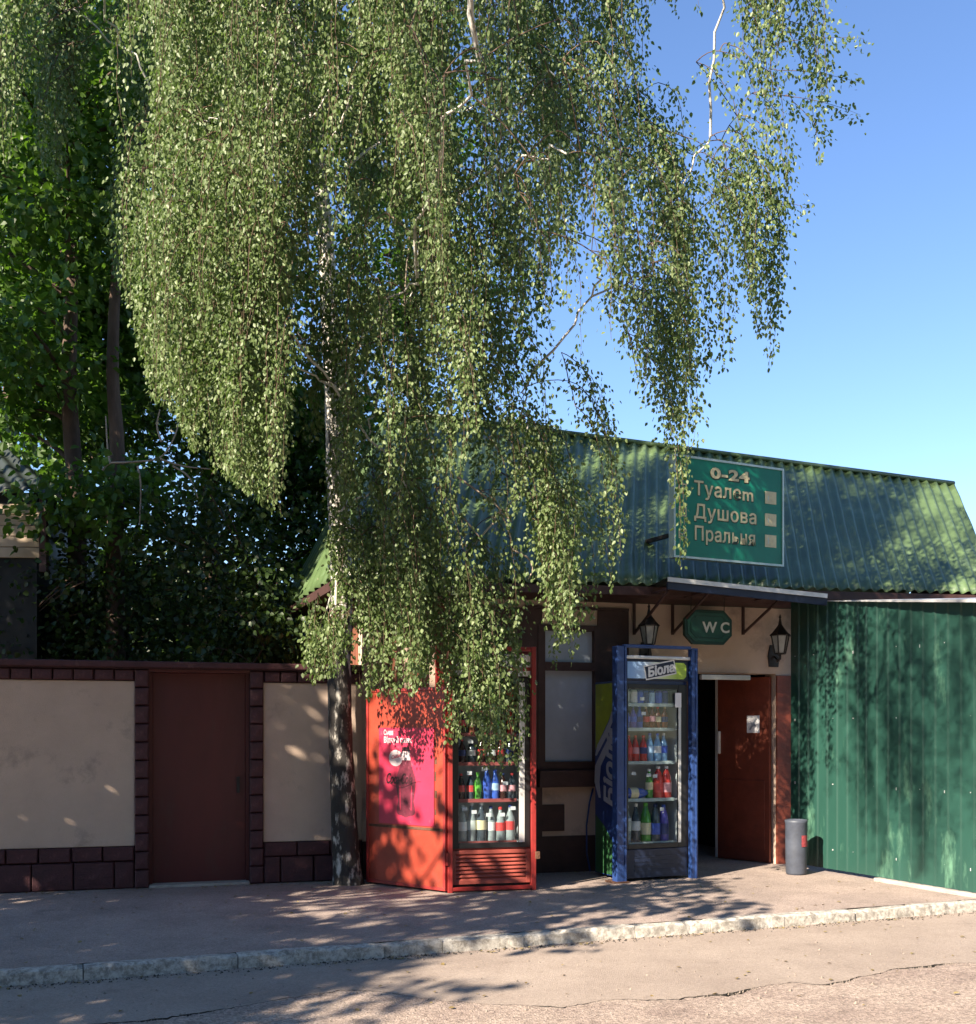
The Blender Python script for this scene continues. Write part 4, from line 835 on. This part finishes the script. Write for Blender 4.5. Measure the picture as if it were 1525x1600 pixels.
# ------------------------------------------------------------------ neighbouring house behind the wall, far left
HY = 12.6; hc = W(72, 772, HY); HF = Frame((hc.x - 4.2, hc.y - .35), math.atan(.08)); nb = thing('neighbour_house', HF(2, -1, 0), 'tan boarded house with dark scalloped roof edge behind the wall at far left', 'house')
zE = hc.z
part('wall', HF, [(0, 4.1, -2.6, -.05, 0, zE + .02)], M['black'], nb)  # near-black wall colour stands in for the deep shade below the boards
for k_ in range(5):
    z = zE - .12 - .125 * (k_); part('board', HF, [(0, 4.14, -.05, -.02 + random.uniform(0, .004), z - .118, z)], M['sidingcream'], nb, .004)
part('corner_board', HF, [(4.14, 4.22, -.1, -.0, zE - .9, zE)], M['brown'], nb)
a, b = HF(-.2, .10, zE + .04), HF(4.30, .10, zE + .0); c, d = HF(3.2, -1.5, zE + .95), HF(-.2, -1.5, zE + .95)
corrugated('roof_sheet', a, b, c, d, .20, .03, 8, M['darkroof'], nb)
m = MB(); m.add([b, HF(4.3, -2.7, zE), c], [(0, 1, 2)]); m.build('roof_end', M['darkroof'], nb)

# ------------------------------------------------------------------ trees
def jitter_path(p, amt):
    p = np.array(p, float); p[1:-1] += rng.normal(0, amt, (len(p) - 2, 3)); return p
def smooth_path(pts, k=6):
    pts = [np.array(p, float) for p in pts]; out = []
    for i in range(len(pts) - 1):
        p0, p1, p2, p3 = pts[max(i - 1, 0)], pts[i], pts[i + 1], pts[min(i + 2, len(pts) - 1)]
        for t in np.linspace(0, 1, k, endpoint=False): out.append(.5 * ((2 * p1) + (p2 - p0) * t + (2 * p0 - 5 * p1 + 4 * p2 - p3) * t * t + (3 * p1 - p0 - 3 * p2 + p3) * t ** 3))
    out.append(pts[-1]); return np.array(out)
def trunk_mesh(name, path, r0, r1, mat, parent, n=16, rough=.10, flare=.5):
    k = len(path); d = np.gradient(path, axis=0); d /= np.linalg.norm(d, axis=1, keepdims=True)
    a = np.cross(d, np.array((.1, 1, .05))); a /= np.linalg.norm(a, axis=1, keepdims=True); b = np.cross(d, a)
    t = np.arange(n) * 2 * np.pi / n; f = np.linspace(0, 1, k); r = r0 + (r1 - r0) * f + r0 * flare * np.exp(-(path[:, 2] - path[0, 2]) / .14)
    rr = r[:, None] * (1 + rough * rng.normal(0, 1, (k, n)) * .6 + rough * np.sin(3 * t[None] + path[:, 2:3] * .8))
    V = path[:, None] + rr[..., None] * (np.cos(t)[None, :, None] * a[:, None] + np.sin(t)[None, :, None] * b[:, None])
    i = np.arange(k - 1)[:, None] * n; j = np.arange(n)[None]; Fq = np.stack([i + j, i + (j + 1) % n, i + n + (j + 1) % n, i + n + j], -1).reshape(-1, 4)
    return fast_mesh(name, V.reshape(-1, 3), Fq, mat, parent, smooth=True)

# --- weeping birch in front of the fridges
tb = G(545, 1381); birch = thing('birch_tree', tb, 'weeping silver birch with hanging leafy strands beside the red cage', 'tree')
TY = tb.y
tp = [(tb.x, tb.y, .02), W(537, 1240, TY), W(531, 1060, TY - .02), W(534, 900, TY - .05), W(526, 750, TY - .08), W(520, 600, TY - .1), W(513, 470, TY - .1), W(507, 350, TY - .05), W(490, 200, TY), W(462, 60, TY + .05), W(450, -150, TY + .05), W(440, -420, TY), W(436, -640, TY)]
tp = smooth_path([tuple(p) for p in tp], 8)
trunk_mesh('trunk', tp, .130, .035, M['birch'], birch, 18, .07, .35)
prof = [(-120, 250), (60, 260), (130, 290), (165, 400), (195, 450), (222, 540), (240, 620), (275, 640), (310, 710), (350, 735), (400, 770), (435, 800), (460, 820), (492, 1060), (530, 1040), (570, 1085), (610, 1095), (650, 1075), (690, 1010), (705, 1155), (735, 1130), (755, 1185), (790, 1200), (815, 1195), (842, 1070), (880, 990), (905, 1020), (930, 965), (965, 905), (1010, 890), (1038, 760), (1055, 640), (1066, 895), (1078, 890), (1086, 610), (1120, 585), (1150, 560), (1172, 450), (1196, 570), (1216, 560), (1228, 390), (1262, 365), (1290, 200), (1345, 170), (1352, 60)]
pxs, pys = np.array([p[0] for p in prof]), np.array([p[1] for p in prof])
dens_x = np.array([-120, 60, 200, 260, 400, 700, 850, 960, 1040, 1100, 1200, 1260, 1350]); dens_v = np.array([.22, .26, .42, .88, 1.0, 1.0, .85, .70, .55, .48, .30, .12, .04])
roof_y = lambda X: 10.45 + .29 * (X + 1.5)
ends = []
def strand(px, pyb, Y, L):
    if 440 < px < 522 and 720 < pyb < 990: return
    if px < 535 and pyb >= 990: L = min(L, .42)
    ends.append((px, pyb, Y, L))
cols_ = []
while len(cols_) < 125:
    q = random.uniform(-110, 1345)
    if random.random() < np.interp(q, dens_x, dens_v): cols_.append((q, random.random(), random.uniform(.5, 1.6)))
cols_ += [(random.uniform(300, 440), random.uniform(.0, .8), 1.3) for _ in range(6)] + [(random.uniform(190, 270), random.random(), .6) for _ in range(4)]
tries = 0
while len(ends) < 2600 and tries < 30000:
    tries += 1; cq, cf, cw = random.choice(cols_)
    if random.random() > cw: continue
    cx_ = cq + random.gauss(0, 9); bot = float(np.interp(cx_, pxs, pys))
    cy_ = bot - abs(random.gauss(0, 40)) if random.random() < .27 else random.uniform(-330, bot)
    z = CAMZ + (HOR - cy_) / FPX * 9
    if cx_ < 200: lo, hi = 9.0, 12.0
    elif cx_ > 1160: lo, hi = 8.2, 10.0
    elif z < 2.7: lo, hi = 8.7, 9.8
    elif z < 5.7: lo, hi = 7.6, 10.1
    else: lo, hi = 7.0, 12.0
    cY = lo + (hi - lo) * min(1, max(0, cf + random.gauss(0, .10)))
    if cx_ > 900 and cy_ < 560 and random.random() < .25: continue
    if 690 < cx_ < 1010 and 520 < cy_ < 660 and random.random() < .30: continue
    if cy_ > 930 and random.random() < .42: continue
    if cx_ > 770 and cy_ > 620 and random.random() < .62: continue
    if cx_ > 560 and cy_ > 640 and random.random() < .15: continue
    if 490 < cx_ < 540 and 330 < cy_ < 830 and cY < 10.7 and random.random() < .75: continue
    for _ in range(random.randint(4, 9)):
        px = cx_ + random.gauss(0, 8); pyb = min(cy_ + random.gauss(0, 60), float(np.interp(px, pxs, pys)))
        strand(px, pyb, cY + random.gauss(0, .07), random.uniform(.7, 2.2))
for (px, pyb, Y, L) in ((1064, 890, 9.4, 2.6), (1070, 870, 9.45, 2.2), (1060, 800, 9.4, 1.6), (1074, 760, 9.4, 1.9), (1067, 700, 9.4, 1.8), (1200, 575, 9.6, 2.2), (1206, 560, 9.6, 2.0), (1212, 500, 9.65, 2.0), (1198, 520, 9.6, 1.8), (1215, 440, 9.6, 1.6), (1222, 400, 9.6, 1.6), (1208, 470, 9.6, 1.7), (1216, 380, 9.55, 1.3), (1225, 330, 9.6, 1.4), (1230, 280, 9.6, 1.2), (1130, 580, 9.5, 1.7), (1112, 590, 9.5, 1.8), (1140, 560, 9.5, 1.6), (1120, 520, 9.6, 1.8), (1150, 480, 9.5, 1.5), (1100, 560, 9.5, 1.6), (1082, 600, 9.5, 1.3), (752, 1190, 9.6, 1.5), (768, 1185, 9.5, 1.4), (785, 1205, 9.55, 1.7), (800, 1190, 9.6, 1.6), (812, 1195, 9.5, 1.6), (776, 1150, 9.6, 1.2), (822, 1150, 9.6, 1.2), (745, 1130, 9.6, 1.2), (700, 1155, 9.7, 1.0), (708, 1130, 9.7, 1.0), (610, 1090, 9.7, 1.2), (585, 1060, 9.7, 1.3), (640, 1060, 9.7, 1.2), (625, 1030, 9.7, 1.1), (520, 1060, 10.1, 1.0), (500, 1050, 10.1, 1.1), (870, 990, 9.8, 1.4), (890, 1030, 9.9, 1.4), (905, 1000, 9.9, 1.3), (925, 960, 9.9, 1.3), (855, 960, 9.8, 1.3), (865, 1040, 9.9, 1.5)):
    strand(px, pyb, Y, L)
for _ in range(10):  # strands added between the gate and the sun to shade the gate
    gs, gz, t_ = random.uniform(.35, gl - .03), random.uniform(.3, 3.2), random.uniform(4.6, 6.7); p = GF(gs, 0, gz) + SDIR / math.hypot(SDIR.x, SDIR.y) * t_
    px, py = CX + FPX * p.x / p.y, HOR - FPX * (p.z - CAMZ) / p.y
    if px > 1140 or (px > 700 and py > 620): continue
    for _ in range(random.randint(3, 6)):
        q = px + random.gauss(0, 16); strand(q, min(py + random.gauss(60, 60), float(np.interp(q, pxs, pys))), p.y + random.gauss(0, .1), random.uniform(.6, 1.5))
# drapes added on an unseen limb high over the road, to shade the gate
for _ in range(40):
    d_ = rng.normal(size=3); d_ = d_ / np.linalg.norm(d_) * rng.random() ** .4; cp_ = np.array((-1.15, 4.3, 6.9)) + d_ * np.array((1.0, .9, 1.3))
    for _ in range(4):
        p = cp_ + rng.normal(0, .08, 3); strand(CX + FPX * p[0] / p[1], HOR - FPX * (p[2] - .5 - CAMZ) / p[1], p[1], random.uniform(.6, 1.2))
# leaning spray at the upper right edge
sp_paths = []
P_all, A_all = [], []; stems, srad = [], []; tops = []
for (px, pyb, Y, L) in ends:
    e = np.array(W(px, pyb, Y)); lean = np.array((random.gauss(0, .07), random.gauss(0, .07), 0)); k = max(6, int(L / .10))
    t = np.linspace(0, 1, k)[:, None]; side = np.array((tb.x, TY, 0)) - np.array((e[0], e[1], 0)); hd_ = np.linalg.norm(side) + 1e-6; side /= hd_
    sw = min(.42, .18 * L + .05)
    path = e + np.array((0, 0, L)) * t + lean * L * t + side * sw * t ** 3 + np.array((0, 0, -.18 * L)) * t ** 4
    path[:, :2] += np.cumsum(rng.normal(0, .008, (k, 2)), axis=0)
    stems.append(path); srad.append(np.linspace(.0012, .0042, k)); tops.append(path[-1])
    n_ = int(L * random.uniform(75, 115)); tt = rng.random(n_) ** .85 * .97; f = tt * (k - 1); i = f.astype(int).clip(0, k - 2); fr = (f - i)[:, None]
    c = path[i] * (1 - fr) + path[i + 1] * fr
    rad = .014 + .060 * np.clip(tt * 2.2, 0, 1) * (1 - .4 * tt); off = rng.normal(0, 1, (n_, 3)) * rad[:, None] * np.array((1, 1, .7)); off[:, 2] -= .03
    P_all.append(c + off); ax = np.stack([rng.normal(0, .42, n_), rng.normal(0, .42, n_), -np.ones(n_)], -1) + off * np.array((4, 4, 0)); A_all.append(ax / np.linalg.norm(ax, axis=1, keepdims=True))
# outer spray reaching right, near the frame's right top
for (p0, p1) in (((1205, 70), (1350, 60)), ((1215, 110), (1345, 130)), ((1225, 150), (1345, 180)), ((1240, 160), (1290, 220)), ((1200, 40), (1265, 62)), ((1220, 320), (1266, 330))):
    a, b = W(*p0, 9.6), W(*p1, 9.55); pth = bez(a, b, .06, 9); stems.append(pth); srad.append(np.linspace(.004, .0012, 9)); n_ = int((b - a).length * 130)
    tt = rng.random(n_) ** .7; f = tt * 7.99; i = f.astype(int); fr = (f - i)[:, None]; c = pth[i] * (1 - fr) + pth[i + 1] * fr; off = rng.normal(0, .045, (n_, 3)); off[:, 2] -= .02
    P_all.append(c + off); ax = rng.normal(0, .6, (n_, 3)) + np.array((.4, 0, -.7)); A_all.append(ax / np.linalg.norm(ax, axis=1, keepdims=True)); tops.append(np.array(a))
P_all, A_all = np.concatenate(P_all), np.concatenate(A_all); tops = np.array(tops)
ok = ~((P_all[:, 2] < 5.6) & (P_all[:, 1] > roof_y(P_all[:, 0]) - .05)); P_all, A_all = P_all[ok], A_all[ok]
sz_ = rng.uniform(.026, .050, len(P_all)) * np.clip(P_all[:, 1] / 9, .68, 1.05); tone = np.clip(rng.normal(.5, .28, len(P_all)), 0, 1)
leaves_mesh('foliage', P_all, A_all, sz_, M['birchleaf'], birch, tone, .92, keep_largest=300)
# limbs to clusters of strand tops
K = 110; cen = tops[rng.choice(len(tops), K, replace=False)].copy()
for _ in range(8):
    lab = np.argmin(((tops[:, None] - cen[None]) ** 2).sum(-1), 1)
    for j in range(K):
        if (lab == j).any(): cen[j] = tops[lab == j].mean(0)
tz = tp[:, 2]
twp, twr = [], []
lp_ = []
for j in sorted(range(K), key=lambda j: math.hypot(cen[j][0] - tb.x, cen[j][1] - TY)):
    c = cen[j]; dist = math.hypot(c[0] - tb.x, c[1] - TY); zt = float(np.clip(c[2] - .55 * dist - .2, 3.6, 12.5)); i = int(np.argmin(abs(tz - zt))); p = tp[i]
    if lp_:
        ar_ = np.array(lp_); dd_ = np.linalg.norm(ar_ - c, axis=1) + 1.5 * (ar_[:, 2] > c[2] - .1); w_ = int(np.argmin(dd_))
        if dd_[w_] < .75 * np.linalg.norm(c - p): p = ar_[w_]; dist = float(np.linalg.norm(c - p))
    path = bez(p, c + np.array((0, 0, .12)), .28 * dist, 12); path[1:-1] += rng.normal(0, .035, (10, 3)); r0 = min(.030, .006 + .0042 * dist)
    lp_ += [q for q in path[2:]]
    m = tubes_mesh('limb', [path], [np.linspace(r0, .008, 12)], M['limb'], birch, 7)
    near = [path[-1], path[-3], path[-5]]; qs = np.nonzero(lab == j)[0]; qs = qs[np.argsort(((tops[qs] - path[-1]) ** 2).sum(1))]
    for q in qs:                         # every strand springs from the nearest twig already there
        t_ = tops[q]; nn_ = np.array(near); far = nn_[np.argmin(((nn_ - t_) ** 2).sum(1) + .3 * (nn_[:, 2] < t_[2] - .3))]; mid = bez(far, t_, .06, 5); twp.append(mid); twr.append(np.linspace(.0055, .0035, 5)); near += [t_, mid[2]]
o = tubes_mesh('twigs', stems + twp, srad + twr, M['twig'], birch, 3); o['kind'] = 'stuff'
# pale bare twigs that show in front
for pts in (((630, 305), (605, 330), (570, 355), (545, 390)), ((602, 332), (625, 348), (640, 365), (635, 420), (632, 470)), ((475, 365), (460, 400), (450, 440), (446, 500)), ((555, 208), (600, 210), (640, 205)), ((715, 745), (770, 785), (800, 815)), ((770, 820), (780, 800), (795, 830), (800, 850)), ((725, 810), (750, 840)), ((800, 858), (825, 872), (832, 890), (825, 905))):
    pth = smooth_path([tuple(W(x, y, 9.35 if y > 600 else 8.9)) for x, y in pts], 5); tubes_mesh('twig', [pth], [np.linspace(.010, .005, len(pth))], M['deadwood'], birch, 5)

# --- broadleaf trees and shrubs
def broadleaf(name, base, height, lobes, n_clump, per, leaf, label, cat='tree', r0=.14, mat='treeleaf', group=None, big=0, spread=.26, trunkpath=None, width=1.25):
    t = thing(name, base, label, cat, group); b = np.array(base, float)
    path = smooth_path(trunkpath, 6) if trunkpath else smooth_path([b + np.array((0, 0, -.05)), b + np.array((rng.normal(0, .1), rng.normal(0, .1), height * .35)), b + np.array((rng.normal(0, .2), rng.normal(0, .2), height * .65)), b + np.array((rng.normal(0, .25), rng.normal(0, .25), height * .92))], 6)
    trunk_mesh('trunk' if cat == 'tree' else 'stem', path, r0, r0 * .25, M['bark'], t, 10, .08, .3)
    w_ = np.array([l[3] * l[4] * l[5] for l in lobes]) ** (2 / 3); w_ /= w_.sum(); cl = []
    for l, c in zip(lobes, rng.multinomial(n_clump, w_)):
        d = rng.normal(size=(c, 3)); d /= np.linalg.norm(d, axis=1, keepdims=True); cl.append(np.array(l[:3]) + d * (rng.random((c, 1)) ** .42) * np.array(l[3:6]))
    cl = np.concatenate(cl); n_ = len(cl) * per
    off = rng.normal(0, spread, (n_, 3)) * np.array((1, 1, .55)); P = np.repeat(cl, per, 0) + off
    ax = off / (np.linalg.norm(off, axis=1, keepdims=True) + 1e-6) + rng.normal(0, .5, (n_, 3)) + np.array((0, 0, -.55)); ax /= np.linalg.norm(ax, axis=1, keepdims=True)
    tn = np.clip(np.repeat(rng.normal(.5, .22, len(cl)), per) + rng.normal(0, .18, n_), 0, 1)
    P[:, 2] = np.maximum(P[:, 2], .12)
    leaves_mesh('crown', P, ax, rng.uniform(.7, 1.25, n_) * leaf, M[mat], t, tn, width, bias=np.array((0, 0, 1.1)), keep_largest=big)
    ch = cl[rng.choice(len(cl), min(len(cl), 26), replace=False)]; ps, rs_ = [], []
    for c in ch:
        i = int(np.argmin(abs(path[:, 2] - (c[2] - .5 * math.hypot(c[0] - b[0], c[1] - b[1]))))); ps.append(bez(path[i], c, .12, 8)); rs_.append(np.linspace(r0 * .32, .008, 8))
    for p_, r_ in zip(ps, rs_): tubes_mesh('branch', [p_], [r_], M['bark'], t, 5)
    return t
def LB(px, py, Y, rx, ry, rz):
    p = W(px, py, Y); return (p.x, p.y, p.z, rx, ry, rz)
lt_ = broadleaf('broadleaf_tree', W(112, 1300, 13.4).to_tuple()[:2] + (0,), 9, [LB(30, 540, 12.9, .9, .7, .8), LB(60, 300, 13.2, 1.4, 1.2, 1.3), LB(180, 120, 13.6, 1.7, 1.4, 1.3), LB(60, 640, 13.6, .7, .4, .35), LB(150, 780, 12.6, .8, .5, .5)], 210, 60, .105, 'broadleaf tree with large bright leaves and dark trunks behind the wall at left', r0=.13, big=300, trunkpath=[W(125, 1120, 13.4), W(118, 800, 13.4), W(108, 600, 13.4), W(112, 400, 13.5), W(90, 150, 13.6), W(70, -100, 13.6)])
tubes_mesh('trunk', [smooth_path([tuple(W(182, 1120, 13.1)), tuple(W(180, 850, 13.1)), tuple(W(183, 700, 13.1)), tuple(W(176, 560, 13.2)), tuple(W(190, 350, 13.3)), tuple(W(240, 120, 13.4))], 6)], [np.linspace(.12, .04, 31)], M['bark'], lt_, 10)
for pts in (((160, 735), (172, 724), (205, 722), (248, 716), (268, 692), (280, 660), (285, 640)), ((248, 716), (285, 728), (330, 733)), ((252, 690), (245, 665), (250, 640)), ((270, 728), (295, 745), (310, 780)), ((172, 724), (168, 700), (165, 650)), ((215, 728), (220, 760), (218, 820))):
    pth = smooth_path([tuple(W(x, y, 12.3)) for x, y in pts], 5); tubes_mesh('dead_twig', [pth], [np.linspace(.014, .006, len(pth))], M['deadwood'], lt_, 5)
broadleaf('broadleaf_tree', W(330, 1200, 16.5).to_tuple()[:2] + (0,), 11, [LB(290, 430, 16, 1.8, 1.3, 2.0), LB(340, 120, 16.5, 2.1, 1.5, 1.6), LB(420, 700, 15.6, 1.3, 1.0, 1.3), LB(490, 740, 15.8, 1.0, .6, 1.6), LB(180, 600, 16.5, 1.4, 1.0, 1.8)], 360, 55, .11, 'tall dark broadleaf tree standing deep behind the birch trunk', r0=.2)
broadleaf('broadleaf_tree', W(640, 1100, 18).to_tuple()[:2] + (0,), 11, [LB(640, 470, 17.8, 2.0, 1.3, 2.0), LB(600, 180, 18, 2.0, 1.5, 1.8), LB(560, 700, 17.2, 1.4, 1.0, 1.0)], 200, 50, .10, 'dark broadleaf tree rising behind the left end of the green roof', r0=.2)
broadleaf('broadleaf_tree', W(20, 1200, 18).to_tuple()[:2] + (0,), 12, [LB(-20, 300, 18, 2.6, 1.3, 2.6), LB(60, 800, 17.5, 2.6, 1.2, 2.0), LB(150, 60, 18.5, 2.2, 1.3, 1.6)], 260, 50, .12, 'farthest broadleaf tree behind the neighbouring house roof', r0=.2)
broadleaf('broadleaf_tree', W(110, 1200, 15.2).to_tuple()[:2] + (0,), 10, [LB(60, 420, 15.2, 1.5, .9, 1.3), LB(130, 560, 15.0, 1.3, .8, 1.3), LB(100, 180, 15.4, 1.9, 1.0, 1.5)], 300, 55, .11, 'dark broadleaf tree standing close behind the two left trunks', r0=.14)
broadleaf('broadleaf_tree', (.9, 18.0, 0), 6.4, [(.6, 18, 6.0, 1.0, .8, .75)], 40, 45, .085, 'small bright green treetop peeping over the ridge of the green roof', r0=.09)
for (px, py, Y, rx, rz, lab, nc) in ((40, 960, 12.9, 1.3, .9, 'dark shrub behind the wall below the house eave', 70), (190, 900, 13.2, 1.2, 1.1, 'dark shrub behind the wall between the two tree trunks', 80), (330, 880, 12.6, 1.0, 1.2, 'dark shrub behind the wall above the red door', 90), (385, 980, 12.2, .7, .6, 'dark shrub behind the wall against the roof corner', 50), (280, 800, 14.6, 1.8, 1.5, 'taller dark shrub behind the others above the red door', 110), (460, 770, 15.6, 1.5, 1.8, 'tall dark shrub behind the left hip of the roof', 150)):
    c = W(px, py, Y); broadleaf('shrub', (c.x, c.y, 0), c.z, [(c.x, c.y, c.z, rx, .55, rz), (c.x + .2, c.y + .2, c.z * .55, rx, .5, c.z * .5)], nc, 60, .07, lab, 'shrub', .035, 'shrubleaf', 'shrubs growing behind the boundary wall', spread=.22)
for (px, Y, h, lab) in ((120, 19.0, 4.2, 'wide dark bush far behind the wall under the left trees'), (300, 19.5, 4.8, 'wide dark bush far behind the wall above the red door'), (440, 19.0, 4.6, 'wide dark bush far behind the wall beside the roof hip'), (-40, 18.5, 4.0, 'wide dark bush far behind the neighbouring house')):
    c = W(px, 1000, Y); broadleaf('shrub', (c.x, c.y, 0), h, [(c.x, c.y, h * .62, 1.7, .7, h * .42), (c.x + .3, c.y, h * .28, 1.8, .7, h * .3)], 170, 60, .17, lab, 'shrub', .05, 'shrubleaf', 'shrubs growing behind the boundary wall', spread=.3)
# street trees to the left of the camera: they throw the shade on the wall, pavement and road
broadleaf('unseen_tree', (-8.0, 4.4, 0), 8, [(-7.9, 5.0, 4.9, 2.0, 2.2, 2.0), (-6.7, 3.4, 3.7, 1.1, 1.5, .9), (-8.2, 4.2, 7.0, 1.8, 2.0, 1.2), (-4.7, 3.3, 5.2, 1.3, 1.2, .8), (-8.0, 7.0, 4.2, 1.5, 1.2, 1.6), (-7.2, 6.1, 4.3, 1.0, 1.0, 1.0)], 370, 52, .13, 'street tree left of the view that shades the wall', r0=.2, spread=.155)
broadleaf('unseen_tree', (-8.4, .4, 0), 8, [(-7.7, .8, 4.6, 1.7, 1.8, 1.7), (-8.6, -.4, 6.6, 1.6, 1.8, 1.2)], 100, 55, .13, 'street tree behind the camera that shades the road', r0=.2, spread=.155)
broadleaf('unseen_tree', (-10.8, 7.4, 0), 10, [(-11.9, 6.4, 8.3, 1.3, 1.1, 1.2), (-8.2, 7.3, 9.6, 1.5, 1.4, 2.6), (-8.4, 6.9, 13.0, 1.4, 1.3, 1.5), (-8.5, 7.6, 5.9, 1.5, 1.2, 1.5), (-6.8, 7.9, 5.4, 1.3, 1.0, 1.1)], 680, 46, .12, 'unseen tree added left of the view to shade the neighbouring house', r0=.2)  # added out of view to shade the house and the trees behind the wall
broadleaf('unseen_tree', (6.8, 3.0, 0), 9, [(6.8, 3.0, 5.0, 2.2, 2.0, 1.8), (7.0, 2.6, 7.6, 2.4, 2.2, 2.0)], 330, 40, .18, 'unseen tree added to the right of the camera to block the sky', r0=.2, spread=.36)  # this tree and the next are added out of view to cut skylight
broadleaf('unseen_tree', (4.6, -1.6, 0), 9, [(4.4, -1.6, 5.2, 2.2, 2.0, 1.8), (4.6, -2.0, 7.8, 2.4, 2.2, 2.0)], 330, 40, .18, 'unseen tree added just behind the camera on the right to block the sky', r0=.2, spread=.36)
for (x, y, h, lab) in ((4.0, -7.5, 13, 'tall unseen tree added right behind the camera to block the sky'), (10.5, -3.5, 14, 'tall unseen tree added behind the camera to the right to block the sky'), (15.5, 3.5, 13, 'tall unseen tree added far to the right of the view to block the sky'), (-1.5, -13, 13, 'tall unseen tree added across the road behind the camera to block the sky')):  # tall trees added out of view to block the sky and deepen the shade
    broadleaf('unseen_tree', (x, y, 0), h, [(x, y, h * .42, 3.0, 2.6, 2.2), (x, y, h * .72, 3.6, 3.0, 2.8)], 330, 40, .22, lab, r0=.28, spread=.42)

oh = thing('house', (0, -18, 0), 'long plain two storey house added unseen behind the camera to block the sky', 'house')  # unseen house added across the road as a sky blocker
OF = Frame((-26, -18), math.pi); OF = Frame((26, -18), math.pi)
holes = [(3 + 4.2 * i, 4.6 + 4.2 * i, z, z + 1.6) for i in range(12) for z in (1.2, 4.4)]
holed_wall(OF, 0, 52, 0, 7.5, -.3, 0, holes).build('wall', M['brown'], oh)
for h_ in holes: part('pane', OF, [(h_[0], h_[1], -.2, -.17, h_[2], h_[3])], M['lightblue'], oh)
m = MB(); m.add([OF(-.5, .5, 7.4), OF(52.5, .5, 7.4), OF(52.5, -3.5, 10), OF(-.5, -3.5, 10), OF(52.5, -7.5, 7.4), OF(-.5, -7.5, 7.4)], [(0, 1, 2, 3), (3, 2, 4, 5), (0, 3, 5), (1, 4, 2)]); m.build('roof', M['darkroof'], oh)

fl_n = 260; q = np.stack([rng.uniform(-4, 4, fl_n), rng.uniform(6.2, 11, fl_n), np.zeros(fl_n)], -1); q = np.concatenate([q, [tuple(KF(random.uniform(-7, 4.2), .035 + abs(random.gauss(0, .05)), 0)) for _ in range(130)], [tuple(FF(random.uniform(-3, 4), .1 + abs(random.gauss(0, .08)), 0)) for _ in range(110)]]); keep = []
for i, p in enumerate(q):
    p = [float(c) for c in p]; dk = (Vector(p) - KF.o).dot(KF.n); df = (Vector(p) - FF.o).dot(FF.n)
    if df < .08 or (-.15 < dk < .03): continue
    q[i, 2] = .108 if dk < 0 else .020; keep.append(i)
q = q[keep]; ax = rng.normal(size=q.shape) * np.array((1, 1, .12)); ax /= np.linalg.norm(ax, axis=1, keepdims=True)
M['dryleaf'] = leafmat('dry_leaf', (.16, .11, .04), (.30, .24, .10), (.2, .15, .04), .6, .1)
o = leaves_mesh('fallen_leaves', q, ax, rng.uniform(.018, .04, len(q)), M['dryleaf'], None, rng.random(len(q)), 1.0, bias=np.array((0, 0, 6.0))); tag(o, 'dry leaves scattered over the pavement and road', 'leaves')

gu = MB()
for _ in range(1500):
    p = KF(random.uniform(-7, 4.4), abs(random.gauss(.015, .05)) + .014, .014); r = abs(random.gauss(.003, .004)) + .002
    gu.add([(p.x + r * random.uniform(.6, 1.3) * math.cos(t), p.y + r * random.uniform(.6, 1.3) * math.sin(t), .012) for t in (0, 1.6, 3.1, 4.7)] + [(p.x + r * .2, p.y, .013 + r)], [(0, 1, 4), (1, 2, 4), (2, 3, 4), (3, 0, 4)])
tag(gu.build('grit', M['bitumen'], origin=(0, 0, 0)), 'dark grit gathered along the foot of the kerb', 'gravel', kind='stuff')
